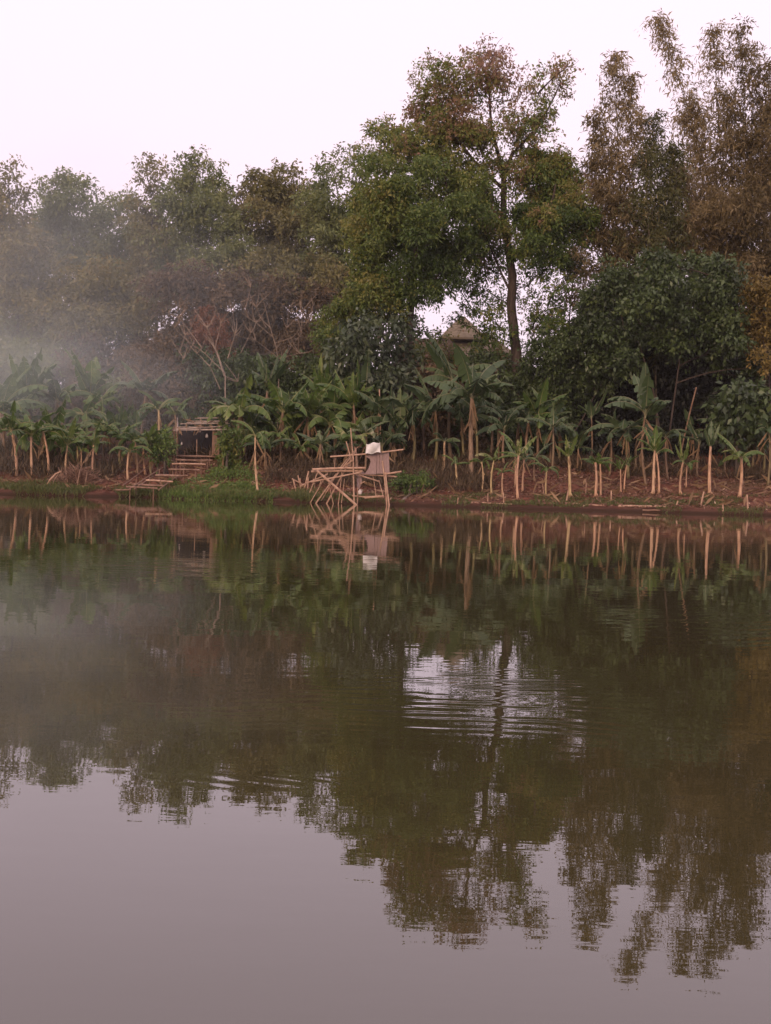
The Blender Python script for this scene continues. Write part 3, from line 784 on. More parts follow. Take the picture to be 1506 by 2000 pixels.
shrub('low weedy bush on the bank beside the platform legs', 805, 49.2, [(790, 935, 16), (815, 925, 18), (835, 940, 14), (805, 950, 16), (780, 950, 12)], 'weed', 80, .16, .07, 1.7, depth=.3)

# ------------------------------------------------------------------ bare pale branches
def bare_tree(label, base_px, Y, lines, r0, seed, mat='pale_bark'):
    b = stand(*base_px) if isinstance(base_px, tuple) else stand(base_px, Y)
    root = empty('dead_tree', b, label, 'dead tree', 'bare dead trees above the hut')
    rr = random.Random(seed)
    tr, br = MB(), MB()
    for k, ln in enumerate(lines):
        P = [at(x, y, Y + rr.uniform(-.3, .3)) for x, y in ln]
        if k == 0: P = [b] + P
        n = len(P)
        (tr if k == 0 else br).tube(P, [(r0 if k == 0 else r0 * .6) * (1 - .7 * i / (n - 1)) for i in range(n)], 6)
        for _ in range(5):
            i = rr.randint(1, n - 1)
            br.tube(curve(P[i], P[i] + Vector((rr.uniform(-.7, .7), rr.uniform(-.4, .4), rr.uniform(.1, .9))), .05, 3, rr), [.02, .016, .012, .007], 4)
    tr.build('trunk', M[mat], root); br.build('branch', M[mat], root)


bare_tree('bare tree with long pale forked boughs just above the hut', 436, 57, [[(440, 780), (440, 735), (425, 690), (405, 640), (380, 605)], [(440, 730), (400, 690), (365, 665), (340, 640)], [(438, 735), (420, 680), (432, 630), (415, 585)], [(380, 668), (360, 700)], [(395, 680), (350, 620)], [(350, 690), (362, 655), (352, 600)], [(440, 735), (465, 745)], [(430, 760), (410, 715), (385, 690)], [(445, 700), (460, 650), (455, 610)]], .038, 91)
bare_tree('bare tree with thin pale upright twigs above the dense bananas', 540, 60, [[(545, 720), (540, 680), (528, 640), (515, 590)], [(540, 680), (560, 640), (565, 600)], [(535, 660), (500, 630), (470, 590)], [(545, 700), (500, 665), (460, 655)], [(538, 670), (570, 660), (600, 630), (612, 595)], [(480, 600), (490, 560)], [(545, 700), (585, 690)], [(560, 690), (590, 650), (588, 610)], [(520, 640), (500, 600)], [(470, 690), (490, 650), (486, 620)]], .03, 92)

# ------------------------------------------------------------------ banana plants
def banana(label, bx, by, sx, sy, L, nl, seed, style='spread', r=.055, leafm='banana_leaf', dead=2, Y=None, stemm='stem', tint=.45, suckers=0, name='banana_plant', elev=None, tear=.5):
    """Banana plant: stem from the root pixel (bx, by) to the crown pixel (sx, sy); L = leaf length in metres."""
    rr = random.Random(seed)
    b = stand(bx, Y) if Y else hit(bx, by)
    top = at(sx, sy, b.y)
    if top.z < b.z + .25: top.z = b.z + .25
    root = empty(name, b, label, 'banana plant', 'banana plants along the far bank')
    H = (top - b).length
    r *= 1.05
    if L < .8: L *= 1.25; nl += 1
    if stemm == 'stem_dark': L *= 1.12; nl += 3; dead += 2
    mb = MB()
    P = []
    n = max(5, int(H / .2))
    bend = Vector((rr.uniform(-.05, .05), rr.uniform(-.05, .05), 0)) * H
    for i in range(n + 1):
        P.append((b - Vector((0, 0, .08))).lerp(top, i / n) + bend * math.sin(math.pi * i / n))
    rad = [r * (1.25 if i == 0 else 1.0 + .06 * rr.uniform(-1, 1)) * (1 - .38 * i / n) for i in range(n + 1)]
    mb.tube(P, rad, 8)
    for _ in range(int(H * 3)):                         # peeling sheath flaps
        s_ = rr.uniform(.1, .95); a = rr.uniform(0, 6.28)
        q = (b.lerp(top, s_) + bend * math.sin(math.pi * s_)); o_ = Vector((math.cos(a), math.sin(a), 0)); t_ = Vector((-o_.y, o_.x, 0))
        rs = r * (1 - .38 * s_); ln_ = rr.uniform(.08, .25)
        mb.quad(q + o_ * rs - t_ * rs * .5, q + o_ * rs + t_ * rs * .5, q + o_ * (rs + rr.uniform(.01, .05)) + t_ * rs * .2 - Vector((0, 0, ln_)), q + o_ * (rs + rr.uniform(.01, .05)) - t_ * rs * .3 - Vector((0, 0, ln_ * .8)))
    for _ in range(suckers):                            # cut sheaths flaring at the foot
        a = rr.uniform(0, 6.28); q = b + Vector((math.cos(a), math.sin(a), 0)) * r * rr.uniform(.9, 2.6)
        mb.tube([b + Vector((0, 0, rr.uniform(.1, .35))), q - Vector((0, 0, .03))], [r * .28, r * .38], 5)
    mb.build('stem', M[stemm], root, smooth=True)
    cr = MB()
    a0 = rr.uniform(0, 6.28)
    for k in range(nl):
        a = a0 + k * 2.4 + rr.uniform(-.3, .3)
        f = k / max(1, nl - 1)                         # 0 outer (old) .. 1 inner (young)
        e0 = {'spread': 35 + 45 * f, 'upright': 62 + 24 * f, 'droop': 25 + 40 * f}[style] if elev is None else elev[k % len(elev)]
        bend_ = {'spread': 95 - 45 * f, 'upright': 38 - 25 * f, 'droop': 125 - 45 * f}[style] + rr.uniform(-35, 35)
        e0 += rr.uniform(-18, 14)
        leaf_blade(cr, top + Vector((0, 0, -.02 * k)), a, R_(e0 + rr.uniform(-8, 8)), R_(bend_ + rr.uniform(-18, 18)), L * rr.uniform(.65, 1.35), L * (rr.uniform(.15, .22) if stemm == 'stem_dark' else rr.uniform(.13, .19)), rr, tint + rr.gauss(0, .13), tear)
    cr.build('crown', M[leafm], root)
    if dead:
        dm = MB()
        for k in range(dead):
            s = rr.uniform(.72, 1.0)
            leaf_blade(dm, b.lerp(top, s), rr.uniform(0, 6.28), R_(rr.uniform(-82, -30)), R_(rr.uniform(5, 40)), min(L, 1.0) * rr.uniform(.5, .95), min(L, 1.0) * rr.uniform(.06, .12), rr, rr.uniform(.1, .8), .7, fold=R_(55))
        dm.build('dead_leaf', M['dead_leaf'], root)
    return root


def leaf_blade(mb, o, az, e0, bend, L, W, rr, tint, tear=.3, fold=None, n=11):
    side = Vector((-math.sin(az), math.cos(az), 0))
    hz = Vector((math.cos(az), math.sin(az), 0))
    fold = R_(rr.uniform(12, 48)) if fold is None else fold
    roll = rr.uniform(-.5, .5)
    pts, dirs = [o], []
    sub = L / n
    for i in range(n):
        e = e0 - bend * ((i + .5) / n) ** 1.25
        d = hz * math.cos(e) + Vector((0, 0, 1)) * math.sin(e)
        dirs.append(d); pts.append(pts[-1] + d * sub)
    dirs.append(dirs[-1])
    mb.tube(pts, [max(.006, .024 * (1 - i / n)) * min(1.2, L / 1.2) for i in range(n + 1)], 4, t=.97, cap=False)
    def width(s):
        if s < .13: return .0
        u = (s - .13) / .87
        return W * max(0.0, math.sin(math.pi * min(1, u ** .75 * .97 + .03))) ** .55
    for sgn in (-1, 1):
        fo = fold * rr.uniform(.7, 1.3)
        for i in range(n):
            s0, s1 = i / n, (i + 1) / n
            w0, w1 = width(s0), width(s1)
            if w0 + w1 < 1e-4: continue
            up0 = side.cross(dirs[i]) * -1
            if up0.z < 0: up0 = -up0
            ft = fo + roll * .3 * sgn
            torn = rr.random() < tear
            if torn: ft += rr.uniform(.1, .6)
            sv = side * sgn * math.cos(ft) - Vector((0, 0, 1)) * math.sin(ft) * .8 - up0 * math.sin(ft) * .3
            sv.normalize()
            a, b = pts[i], pts[i + 1]
            fwd = dirs[i] * sub * .35
            c, d = b + sv * w1 + fwd, a + sv * w0 + fwd
            if torn:
                g = rr.uniform(.1, .4)
                c = c.lerp(d, g * .5); d = d.lerp(c, g); c = c - sv * w1 * rr.uniform(0, .3)
            t = min(1, max(0, tint + rr.gauss(0, .06)))
            mb.quad(a, b, c, d, t)


B = [
    # label, base px, base py, crown px, crown py, leaf length, leaves, style, stem radius, options
    ('young banana plant with a stubby trimmed crown, first from the bamboo platform', 893, 955, 890, 906, .42, 4, 'spread', .05, dict(dead=1)),
    ('tall banana plant with a thick shaggy brown stem and huge arching leaves before the house', 921, 934, 922, 775, 2.0, 9, 'spread', .105, dict(dead=12, stemm='stem_dark', leafm='banana_dark')),
    ('thin young banana plant with a bent yellow leaf behind the thick shaggy stem', 941, 962, 941, 902, .5, 4, 'droop', .035, dict(dead=1, tint=.7)),
    ('thin young banana plant nearest the water between the shaggy stem and the twin stems', 961, 968, 965, 898, .6, 5, 'spread', .038, dict(dead=1, tint=.65)),
    ('shortest banana plant on the bare earth between the shaggy stem and the twin stems', 983, 972, 982, 922, .4, 4, 'spread', .04, dict(dead=1)),
    ('front stem of the twin banana plants with pale orange stems and one bright green leaf', 1012, 975, 1013, 890, .95, 6, 'upright', .05, dict(dead=1, tint=.7, suckers=1)),
    ('rear slimmer stem of the twin banana plants, leaves drooping sideways', 1020, 962, 1024, 896, .9, 5, 'droop', .042, dict(dead=2)),
    ('half-hidden banana plant with a slim stem just behind the twin stems', 1006, 950, 1006, 888, .8, 5, 'spread', .04, dict(dead=1, leafm='banana_dark')),
    ('young banana plant further up the slope with drooping grey-green leaves', 1045, 942, 1044, 895, .75, 5, 'droop', .04, dict(dead=1, leafm='banana_dark')),
    ('small leaning banana plant next to a bare thin stick on red earth', 1067, 970, 1069, 915, .55, 4, 'droop', .036, dict(dead=1)),
    ('sturdy banana plant with a pale stem and short upright yellow-green leaves', 1113, 972, 1111, 892, .62, 5, 'upright', .062, dict(dead=1, tint=.75, suckers=2)),
    ('banana plant with pale stem, small side leaves and one yellow leaf', 1162, 972, 1163, 902, .55, 6, 'spread', .058, dict(dead=1, suckers=2, tint=.5)),
    ('slim banana stem close behind the one with a yellow leaf', 1173, 970, 1172, 906, .5, 4, 'spread', .04, dict(dead=0, suckers=1)),
    ('thin straight banana plant, first of the narrow pair', 1213, 963, 1212, 916, .45, 4, 'upright', .032, dict(dead=1, tint=.4)),
    ('thin straight banana plant, second of the narrow pair, with a bent leaf', 1219, 962, 1224, 908, .45, 4, 'spread', .034, dict(dead=1)),
    ('banana plant with rough brown stem and hanging shredded leaves behind the narrow pair', 1228, 935, 1223, 836, 1.25, 8, 'droop', .07, dict(dead=4, stemm='stem_dark', leafm='banana_dark')),
    ('tall slender dark banana plant rising before the black hollow', 1263, 950, 1261, 806, 1.45, 9, 'spread', .058, dict(dead=3, stemm='stem_dark', leafm='banana_dark')),
    ('banana plant with cut sheaths at its foot and a white bent leaf on top', 1276, 966, 1279, 880, .7, 5, 'upright', .062, dict(dead=1, suckers=3)),
    ('slimmer banana stem leaning against the one with cut sheaths', 1287, 965, 1282, 885, .6, 4, 'spread', .045, dict(dead=1, suckers=2)),
    ('banana plant with bright yellow-green young leaf and an arched leaf above it', 1329, 968, 1334, 903, .95, 5, 'upright', .05, dict(dead=1, tint=.65, suckers=1)),
    ('thin banana stem behind the one with the bright young leaf', 1340, 952, 1342, 908, .5, 3, 'droop', .032, dict(dead=1)),
    ('stout banana plant with upright dark leaves and a split foot', 1386, 966, 1388, 872, .8, 6, 'upright', .068, dict(dead=1, suckers=2, leafm='banana_dark')),
    ('banana plant with wide low horizontal leaves, last along the shore', 1444, 972, 1448, 893, 1.1, 8, 'droop', .068, dict(dead=1, tint=.6)),
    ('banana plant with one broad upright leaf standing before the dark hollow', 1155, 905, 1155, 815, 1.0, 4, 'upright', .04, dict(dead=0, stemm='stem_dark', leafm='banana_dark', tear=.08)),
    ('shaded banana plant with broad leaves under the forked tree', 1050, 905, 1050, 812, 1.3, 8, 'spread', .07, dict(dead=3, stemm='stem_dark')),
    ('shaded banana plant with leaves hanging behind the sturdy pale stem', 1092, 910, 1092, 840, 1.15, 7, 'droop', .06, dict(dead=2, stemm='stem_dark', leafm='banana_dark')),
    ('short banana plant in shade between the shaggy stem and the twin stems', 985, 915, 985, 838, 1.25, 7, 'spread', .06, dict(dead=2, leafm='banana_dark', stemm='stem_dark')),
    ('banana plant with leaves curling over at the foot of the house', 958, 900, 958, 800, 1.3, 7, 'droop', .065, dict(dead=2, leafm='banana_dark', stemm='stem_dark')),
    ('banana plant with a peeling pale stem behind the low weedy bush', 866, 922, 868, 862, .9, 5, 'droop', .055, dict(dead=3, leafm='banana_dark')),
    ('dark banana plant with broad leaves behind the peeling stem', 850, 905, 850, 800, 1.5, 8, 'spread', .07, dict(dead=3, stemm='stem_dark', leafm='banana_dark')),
    ('banana plant with broad drooping leaves behind the woven mat of the platform', 805, 912, 806, 815, 1.5, 8, 'droop', .07, dict(dead=3, stemm='stem_dark', leafm='banana_dark')),
    ('banana plant with tall bright green paddle leaves behind the platform poles', 690, 900, 690, 790, 1.35, 9, 'upright', .075, dict(dead=3, stemm='stem_dark', tint=.5)),
    ('banana plant shaded by its neighbours behind the white sheet', 742, 905, 740, 805, 1.3, 8, 'spread', .06, dict(dead=3, stemm='stem_dark', leafm='banana_dark')),
    ('banana plant in the dense clump, leaves pressed against the tall paddle leaves', 655, 900, 652, 800, 1.4, 9, 'spread', .07, dict(dead=3, stemm='stem_dark')),
    ('brightest green banana plant in the middle of the dense clump', 600, 905, 598, 808, 1.45, 10, 'spread', .075, dict(dead=2, stemm='stem_dark', tint=.6)),
    ('banana plant in the dense clump with arching leaves over the weedy slope', 555, 905, 553, 800, 1.5, 9, 'spread', .075, dict(dead=3, stemm='stem_dark')),
    ('banana plant with yellowing leaves hanging beside the hut roof', 470, 905, 470, 800, 1.4, 8, 'droop', .07, dict(dead=3, stemm='stem_dark', tint=.7)),
    ('tall thin banana plant whose pale stem rises from the weedy shore', 505, 966, 499, 850, 1.0, 6, 'droop', .045, dict(dead=3, tint=.6)),
    ('banana plant at the back of the dense clump with leaves standing highest', 525, 890, 522, 765, 1.5, 8, 'upright', .07, dict(Y=57, dead=2, stemm='stem_dark', leafm='banana_dark')),
    ('banana plant at the back of the dense clump behind the white stake', 632, 890, 630, 775, 1.5, 8, 'upright', .07, dict(Y=57, dead=2, stemm='stem_dark')),
    ('rearmost banana plant behind the platform with feathery torn leaves', 715, 890, 715, 770, 1.5, 8, 'spread', .07, dict(Y=56.5, dead=2, stemm='stem_dark', leafm='banana_dark', tear=.7)),
    ('banana plant shading the hut roof with a tall pale stem', 310, 905, 310, 800, 1.1, 7, 'spread', .06, dict(dead=3, tint=.4)),
    ('small banana plant close to the foot of the bamboo stairs', 250, 938, 252, 880, .95, 7, 'droop', .045, dict(dead=2)),
    ('banana plant behind the stair rail with low drooping leaves', 285, 928, 280, 868, .95, 7, 'droop', .045, dict(dead=3, leafm='banana_dark')),
    ('slim banana plant rising just behind the brown reed heap', 181, 932, 183, 868, 1.1, 7, 'spread', .045, dict(dead=2)),
    ('thinnest of the banana stems behind the brown reed heap', 157, 928, 159, 880, .9, 5, 'spread', .032, dict(dead=1)),
    ('banana plant with a curled top behind the brown reed heap', 152, 925, 151, 862, 1.0, 6, 'droop', .04, dict(dead=2)),
    ('slanting banana plant at the edge of the brown reed heap', 127, 930, 132, 868, 1.1, 7, 'spread', .045, dict(dead=2)),
    ('hazy banana plant with a leaning pale stem beside the bent sticks', 95, 928, 84, 842, 1.3, 7, 'droop', .05, dict(dead=3)),
    ('hazy banana plant with a straight pale stem beside the leaning one', 63, 930, 61, 850, 1.35, 8, 'spread', .052, dict(dead=2)),
    ('hazy banana plant with a stem leaning away from the bent sticks, in thickest smoke', 32, 930, 21, 838, 1.4, 8, 'spread', .052, dict(dead=2)),
    ('banana plant set back in the smoke with a thick grey stem', 108, 900, 107, 850, 1.3, 7, 'spread', .07, dict(dead=2, stemm='stem_dark')),
    ('banana plant deep in the smoke with an upright fan of big leaves', 60, 900, 55, 790, 1.9, 8, 'upright', .08, dict(Y=56, dead=2, stemm='stem_dark')),
    ('banana plant deep in the smoke with leaves arching beside the upright fan', 110, 900, 112, 780, 1.8, 9, 'spread', .08, dict(Y=57, dead=2, stemm='stem_dark')),
    ('banana plant with a single tall leaf pointing up out of the smoke', 178, 900, 176, 775, 1.6, 6, 'upright', .07, dict(Y=57, dead=2, stemm='stem_dark')),
    ('banana plant cut off by the smoky edge of the view', 5, 900, 2, 800, 1.8, 8, 'spread', .08, dict(Y=55, dead=2, stemm='stem_dark')),
    ('banana plant low behind the slim stems, dark green leaves close to the ground', 215, 905, 215, 850, 1.3, 8, 'spread', .06, dict(dead=2, leafm='banana_dark', stemm='stem_dark')),
    ('banana plant with ragged dark fronds up the slope before the bare branches', 275, 890, 285, 765, 1.4, 7, 'spread', .06, dict(Y=57.5, dead=3, leafm='banana_dark', stemm='stem_dark', tear=.7)),
    ('banana plant behind the hut with a yellow-green leaf over its roof', 345, 880, 342, 810, 1.0, 6, 'spread', .05, dict(Y=55, dead=2)),
    ('banana plant with wide arching leaves above the shaggy stem, hiding the house wall', 880, 890, 885, 742, 1.7, 8, 'spread', .08, dict(Y=57, dead=2, leafm='banana_dark', stemm='stem_dark')),
    ('dim banana plant with long leaves behind the arched-leaf banana, at the hollow\'s mouth', 1352, 905, 1352, 845, 1.0, 5, 'droop', .05, dict(dead=2, leafm='banana_dark', stemm='stem_dark')),
    ('dim banana plant under the cassava-like shrub', 1490, 930, 1490, 865, 1.0, 6, 'spread', .05, dict(dead=2, leafm='banana_dark', stemm='stem_dark')),
]
rx = random.Random(99)
for px_ in (455, 490, 540, 575, 612, 640, 668, 700, 730, 765, 785):
    B.append(('banana plant lost among its neighbours in the dense clump, stem hidden by other leaves', px_, 900, px_ + rx.uniform(-6, 6), rx.uniform(790, 850), rx.uniform(1.1, 1.5), 7, rx.choice(['spread', 'droop', 'upright']), .06,
              dict(Y=rx.uniform(53.5, 56.5), stemm='stem_dark', dead=3, leafm=rx.choice(['banana_leaf', 'banana_dark']), tint=rx.uniform(.3, .65))))
for px_ in (12, 40, 84, 135, 160, 200, 232, 262):
    B.append(('banana plant half lost in the smoke, stem hidden behind others', px_, 900, px_ + rx.uniform(-6, 6), rx.uniform(775, 860), rx.uniform(1.0, 1.4), 7, rx.choice(['spread', 'droop', 'upright']), .06,
              dict(Y=rx.uniform(52.5, 57), stemm='stem_dark', dead=2, leafm='banana_leaf')))
for px_ in (452, 482, 520, 548, 585, 622, 650, 682, 712, 745, 772):
    B.append(('banana plant lost among its neighbours in the dense clump, stem hidden by other leaves', px_, 905, px_ + rx.uniform(-6, 6), rx.uniform(842, 878), rx.uniform(.8, 1.1), 6, rx.choice(['spread', 'droop']), .05,
              dict(Y=rx.uniform(51.5, 53.5), stemm='stem_dark', dead=3, leafm=rx.choice(['banana_leaf', 'banana_dark']), tint=rx.uniform(.3, .65))))
for px_ in (22, 75, 118, 168, 204, 236, 268, 296):
    B.append(('banana plant half lost in the smoke, stem hidden behind others', px_, 905, px_ + rx.uniform(-6, 6), rx.uniform(835, 878), rx.uniform(.8, 1.1), 6, rx.choice(['spread', 'droop']), .05,
              dict(Y=rx.uniform(51, 53), stemm='stem_dark', dead=2, leafm='banana_leaf')))
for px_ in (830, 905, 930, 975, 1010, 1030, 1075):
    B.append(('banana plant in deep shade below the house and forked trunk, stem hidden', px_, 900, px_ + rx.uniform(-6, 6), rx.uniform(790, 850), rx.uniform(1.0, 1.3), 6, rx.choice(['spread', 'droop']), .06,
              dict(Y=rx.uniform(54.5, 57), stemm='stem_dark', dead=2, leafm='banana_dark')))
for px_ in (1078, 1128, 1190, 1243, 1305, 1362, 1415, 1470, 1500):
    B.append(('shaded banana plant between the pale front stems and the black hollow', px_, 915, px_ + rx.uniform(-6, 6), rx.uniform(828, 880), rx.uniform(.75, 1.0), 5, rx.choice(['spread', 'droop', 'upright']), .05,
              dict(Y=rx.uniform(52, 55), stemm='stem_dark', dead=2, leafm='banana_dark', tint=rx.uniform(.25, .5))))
for k, (lab, bx, by, sx, sy, L, nl, st, r, kw) in enumerate(B):
    banana(lab, bx, by, sx, sy, L, nl, 300 + k, st, r, **kw)

# ------------------------------------------------------------------ hut with stairs
YH = 53.0
hb = stand(388, YH)
hut = empty('bamboo_hut', hb, 'small open bamboo hut with flat slatted roof above the stairs', 'hut')
rr = random.Random(5)
fl = at(388, 889, YH).z
rf = at(388, 838, YH).z
def hp(px, dy, z): 
    p = at(px, 880, YH + dy); return Vector((p.x, YH + dy, z))
for px_, dy in ((340, 0), (346, .15), (428, 0), (345, 1.7), (425, 1.7)):
    mb = MB(); q = hp(px_, dy, 0); q.z = gzf(q.x, q.y) - .1
    mb.pole(q, hp(px_, dy, rf + .05 + .1 * dy), .03, seed=px_); mb.build('post', M['wood'], hut)
mb = MB()
for k in range(9):
    a = hp(345, .1 + k * .2, fl - .05); b_ = hp(428, .1 + k * .2, fl - .05)
    mb.pole(a, b_, .035, seed=k)
mb.build('floor', M['wood'], hut)
mb = MB()
for k in range(10):                                     # loose roof slats, ragged ends
    dy = -.25 + k * .24
    a = hp(334 + rr.uniform(-6, 10) + k * 5.0, dy + rr.uniform(-.1, .1), rf - .04 + .28 * dy + rr.uniform(-.03, .05)); b_ = hp(440 + rr.uniform(-12, 10), dy + rr.uniform(-.25, .25), rf + .02 + .28 * dy + rr.uniform(-.05, .06))
    u = (b_ - a); L = u.length; u.normalize()
    v = u.cross(Vector((0, 0, 1))).normalized(); w_ = v.cross(u)
    Mx = Matrix((u, v, w_)).transposed()
    mb.box((a + b_) / 2, (L / 2, .05 + rr.uniform(0, .05), .014), Mx)
for px_ in (345, 390, 432):
    mb.pole(hp(px_, -.3, rf - .12), hp(px_, 2.0, rf + .5), .03, seed=px_)
mb.build('roof', M['bamboo_grey'], hut)
for k in range(26):                                     # ragged palm thatch hanging over the roof edge
    q = hp(rr.uniform(338, 442), rr.uniform(-.35, 1.6), 0); q.z = rf + .05 + .28 * (q.y - YH) + .03
    if k == 0: mbt_ = MB()
    leaf_blade(mbt_, q, rr.uniform(3.6, 5.8), R_(rr.uniform(-25, 10)), R_(rr.uniform(20, 70)), rr.uniform(.35, .8), .06, rr, rr.random(), .6)
mbt_.build('thatch', M['dead_leaf'], hut)
mb = MB()
a, b_ = hp(350, 1.75, fl), hp(424, 1.75, fl)
for k in range(9):
    q = a.lerp(b_, (k + .5) / 9)
    mb.box((q.x, q.y, (fl + rf) / 2 + .08), ((b_.x - a.x) / 18.6, .012, (rf - fl) / 2 + .04))
mb.build('back_wall', M['dark_wall'], hut)
mb = MB()
for k in range(4):
    q = hp(415.5 + k * 3.4, .02 + .0 * k, 0)
    mb.box((q.x, q.y, (fl + rf) / 2 + .02), (.031, .014, (rf - fl) / 2), t=.5)
mb.build('side_panel', M['wood'], hut)
mb = MB(); q0, q1 = hp(384, -.3, fl - .1), hp(384, -.3, fl + .62)
mb.pole(q0, q1, .016, seed=3); mb.build('rail_post', M['bamboo'], hut)

def bag(label, px, py, Y, rx, rz, mat, name='plastic_bag', cat='bag', ry=None):
    c = at(px, py, Y); mb = MB(); rr_ = random.Random(px)
    pts = [c + Vector((rr_.uniform(-.01, .01), 0, -rz)), c + Vector((0, 0, -rz * .9)), c + Vector((0, 0, -rz * .3)), c + Vector((0, 0, rz * .3)), c + Vector((0, 0, rz * .75)), c + Vector((.01, 0, rz))]
    mb.tube(pts, [rx * .6, rx, rx * 1.1, rx * .85, rx * .35, rx * .2], 9)
    o = mb.build(name, mat, None, smooth=True)
    return tag(o, label, cat)


bag('small pale bag hanging under the hut roof', 404, 851, YH + .25, .055, .09, M['jug'])
bag('small pale bottle on a peg by the hut\'s bare post', 355, 866, YH + .2, .03, .07, M['jug'], 'plastic_bottle', 'bottle')

sb_ = hit(285, 953)
stairs = empty('bamboo_stairs', sb_, 'bamboo stairs climbing from the water to the small hut', 'stairs')
ST = [(246, 308, 951), (258, 322, 946), (285, 338, 938), (303, 367, 928), (330, 390, 917), (336, 402, 906), (343, 415, 898), (352, 419, 891)]
n = len(ST)
lefts, rights = [], []
for k, (x0, x1, y) in enumerate(ST):
    Yk = 47.55 + 5.0 * k / n
    a, b_ = at(x0, y, Yk), at(x1, y + (3 if k < 3 else 1), Yk)
    mb = MB(); mb.pole(a, b_, .032, seed=k); mb.pole(a + Vector((.05, .12, .01)), b_ + Vector((-.04, .12, .0)), .03, seed=k + 40)
    mb.build('step', M['bamboo'] if k in (2, 5) else M['old_bamboo'], stairs)
    lefts.append(a); rights.append(b_)
    for q in (a.lerp(b_, .12), a.lerp(b_, .86)):
        mb = MB(); g_ = Vector((q.x, q.y + .06, gzf(q.x, q.y + .06) - .15))
        mb.pole(g_, q + Vector((0, .06, .22 if k % 2 else .05)), .022, seed=k + 9); mb.build('post', M['wood'], stairs)
for a, b_ in (((252, 956, 47.3), (337, 902, 52.2)), ((240, 948, 48.0), (298, 903, 52.0)), ((262, 955, 47.35), (300, 930, 50.0)), ((310, 957, 47.4), (347, 931, 50.2))):
    mb = MB(); mb.pole(at(*a), at(*b_), .026, seed=int(a[0])); mb.build('rail', M['wood'], stairs)
mb = MB(); mb.pole(at(226, 957, 47.0), at(256, 956, 47.2), .035, seed=77); mb.build('landing_pole', M['wood'], stairs)

# ------------------------------------------------------------------ bamboo platform at the water's edge
YP = 46.75
pb = at(693, 982, YP); pb.z = -.3
plat = empty('bamboo_platform', pb, 'rickety bamboo platform of crossed poles standing in the water', 'platform')
POLES = [
    ((645, 892), (788, 878), .030, -.15, -.1, 'rail'), ((610, 917), (714, 914), .042, -.25, -.2, 'beam'), ((608, 921), (708, 920), .036, -.05, -.15, 'beam'),
    ((608, 941), (706, 922), .030, -.35, -.3, 'beam'), ((619, 919), (692, 983), .046, -.4, -.45, 'brace'), ((620, 980), (691, 886), .028, .1, -.05, 'brace'),
    ((640, 980), (695, 880), .030, .25, .0, 'brace'), ((685, 836), (690, 895), .022, -.2, -.2, 'pole'), ((690, 893), (692, 988), .030, -.2, -.25, 'pole'),
    ((694, 874), (697, 914), .040, .1, .1, 'pole'), ((676, 862), (684, 892), .022, .2, .1, 'pole'), ((686, 908), (668, 916), .03, .2, .2, 'pole'), ((690, 925), (776, 931), .026, .1, .1, 'beam'), ((700, 928), (739, 940), .030, -.1, .2, 'beam'),
    ((750, 926), (784, 921), .036, -.1, -.05, 'beam'), ((740, 938), (749, 972), .022, .5, .45, 'leg'), ((747, 900), (755, 984), .030, .0, .0, 'leg'), ((753, 922), (760, 984), .030, -.1, -.1, 'leg'),
    ((712, 972), (750, 969), .042, .0, .0, 'beam'), ((688, 968), (714, 971), .03, .1, .1, 'beam'), ((668, 975), (673, 935), .016, .3, .3, 'leg'), ((641, 945), (657, 925), .022, .3, .2, 'brace'),
    ((655, 895), (653, 920), .014, .2, .2, 'pole'), ((698, 984), (699, 945), .024, .35, .35, 'leg'),
    ((612, 972), (641, 922), .018, .2, .1, 'brace'), ((627, 979), (660, 922), .02, .35, .2, 'brace'), ((605, 962), (622, 918), .02, -.1, -.2, 'leg'), ((650, 978), (640, 930), .014, .1, .1, 'leg'), ((664, 914), (700, 872), .016, .15, .1, 'brace'),
    ((588, 948), (640, 926), .022, -.2, -.2, 'beam'), ((668, 914), (690, 898), .03, .0, .0, 'brace'), ((661, 980), (668, 918), .016, -.1, -.1, 'leg'), ((728, 928), (735, 972), .016, .3, .3, 'leg'), ((703, 946), (713, 940), .018, .1, .1, 'pole')]
for k, (a, b_, r, da, db_, nm) in enumerate(POLES):
    mb = MB(); p0, p1 = at(a[0], a[1], YP + da), at(b_[0], b_[1], YP + db_)
    if nm in ('leg', 'brace', 'pole'):
        lo, hi = (p0, p1) if p0.z < p1.z else (p1, p0)
        if lo.z < .2: lo = lo + (lo - hi).normalized() * .25
        p0, p1 = lo, hi
    mb.pole(p0, p1, r, seed=k + 100); mb.build(nm, M['bamboo'], plat)
def sheet(outline, Y, thick, name, mat, parent, wob=.0):
    """A thin standing panel with the given outline."""
    rr_ = random.Random(len(outline)); mb = MB(); n = len(outline)
    F_ = [at(x, y, Y + rr_.uniform(-wob, wob)) for x, y in outline]
    Bk = [q + Vector((0, thick, 0)) for q in F_]
    mb.v = F_ + Bk; mb.t = [.5] * (2 * n)
    mb.f.append(tuple(range(n))); mb.f.append(tuple(range(2 * n - 1, n - 1, -1)))
    for i in range(n):
        j = (i + 1) % n; mb.f.append((i, i + n, j + n, j))
    return mb.build(name, mat, parent)


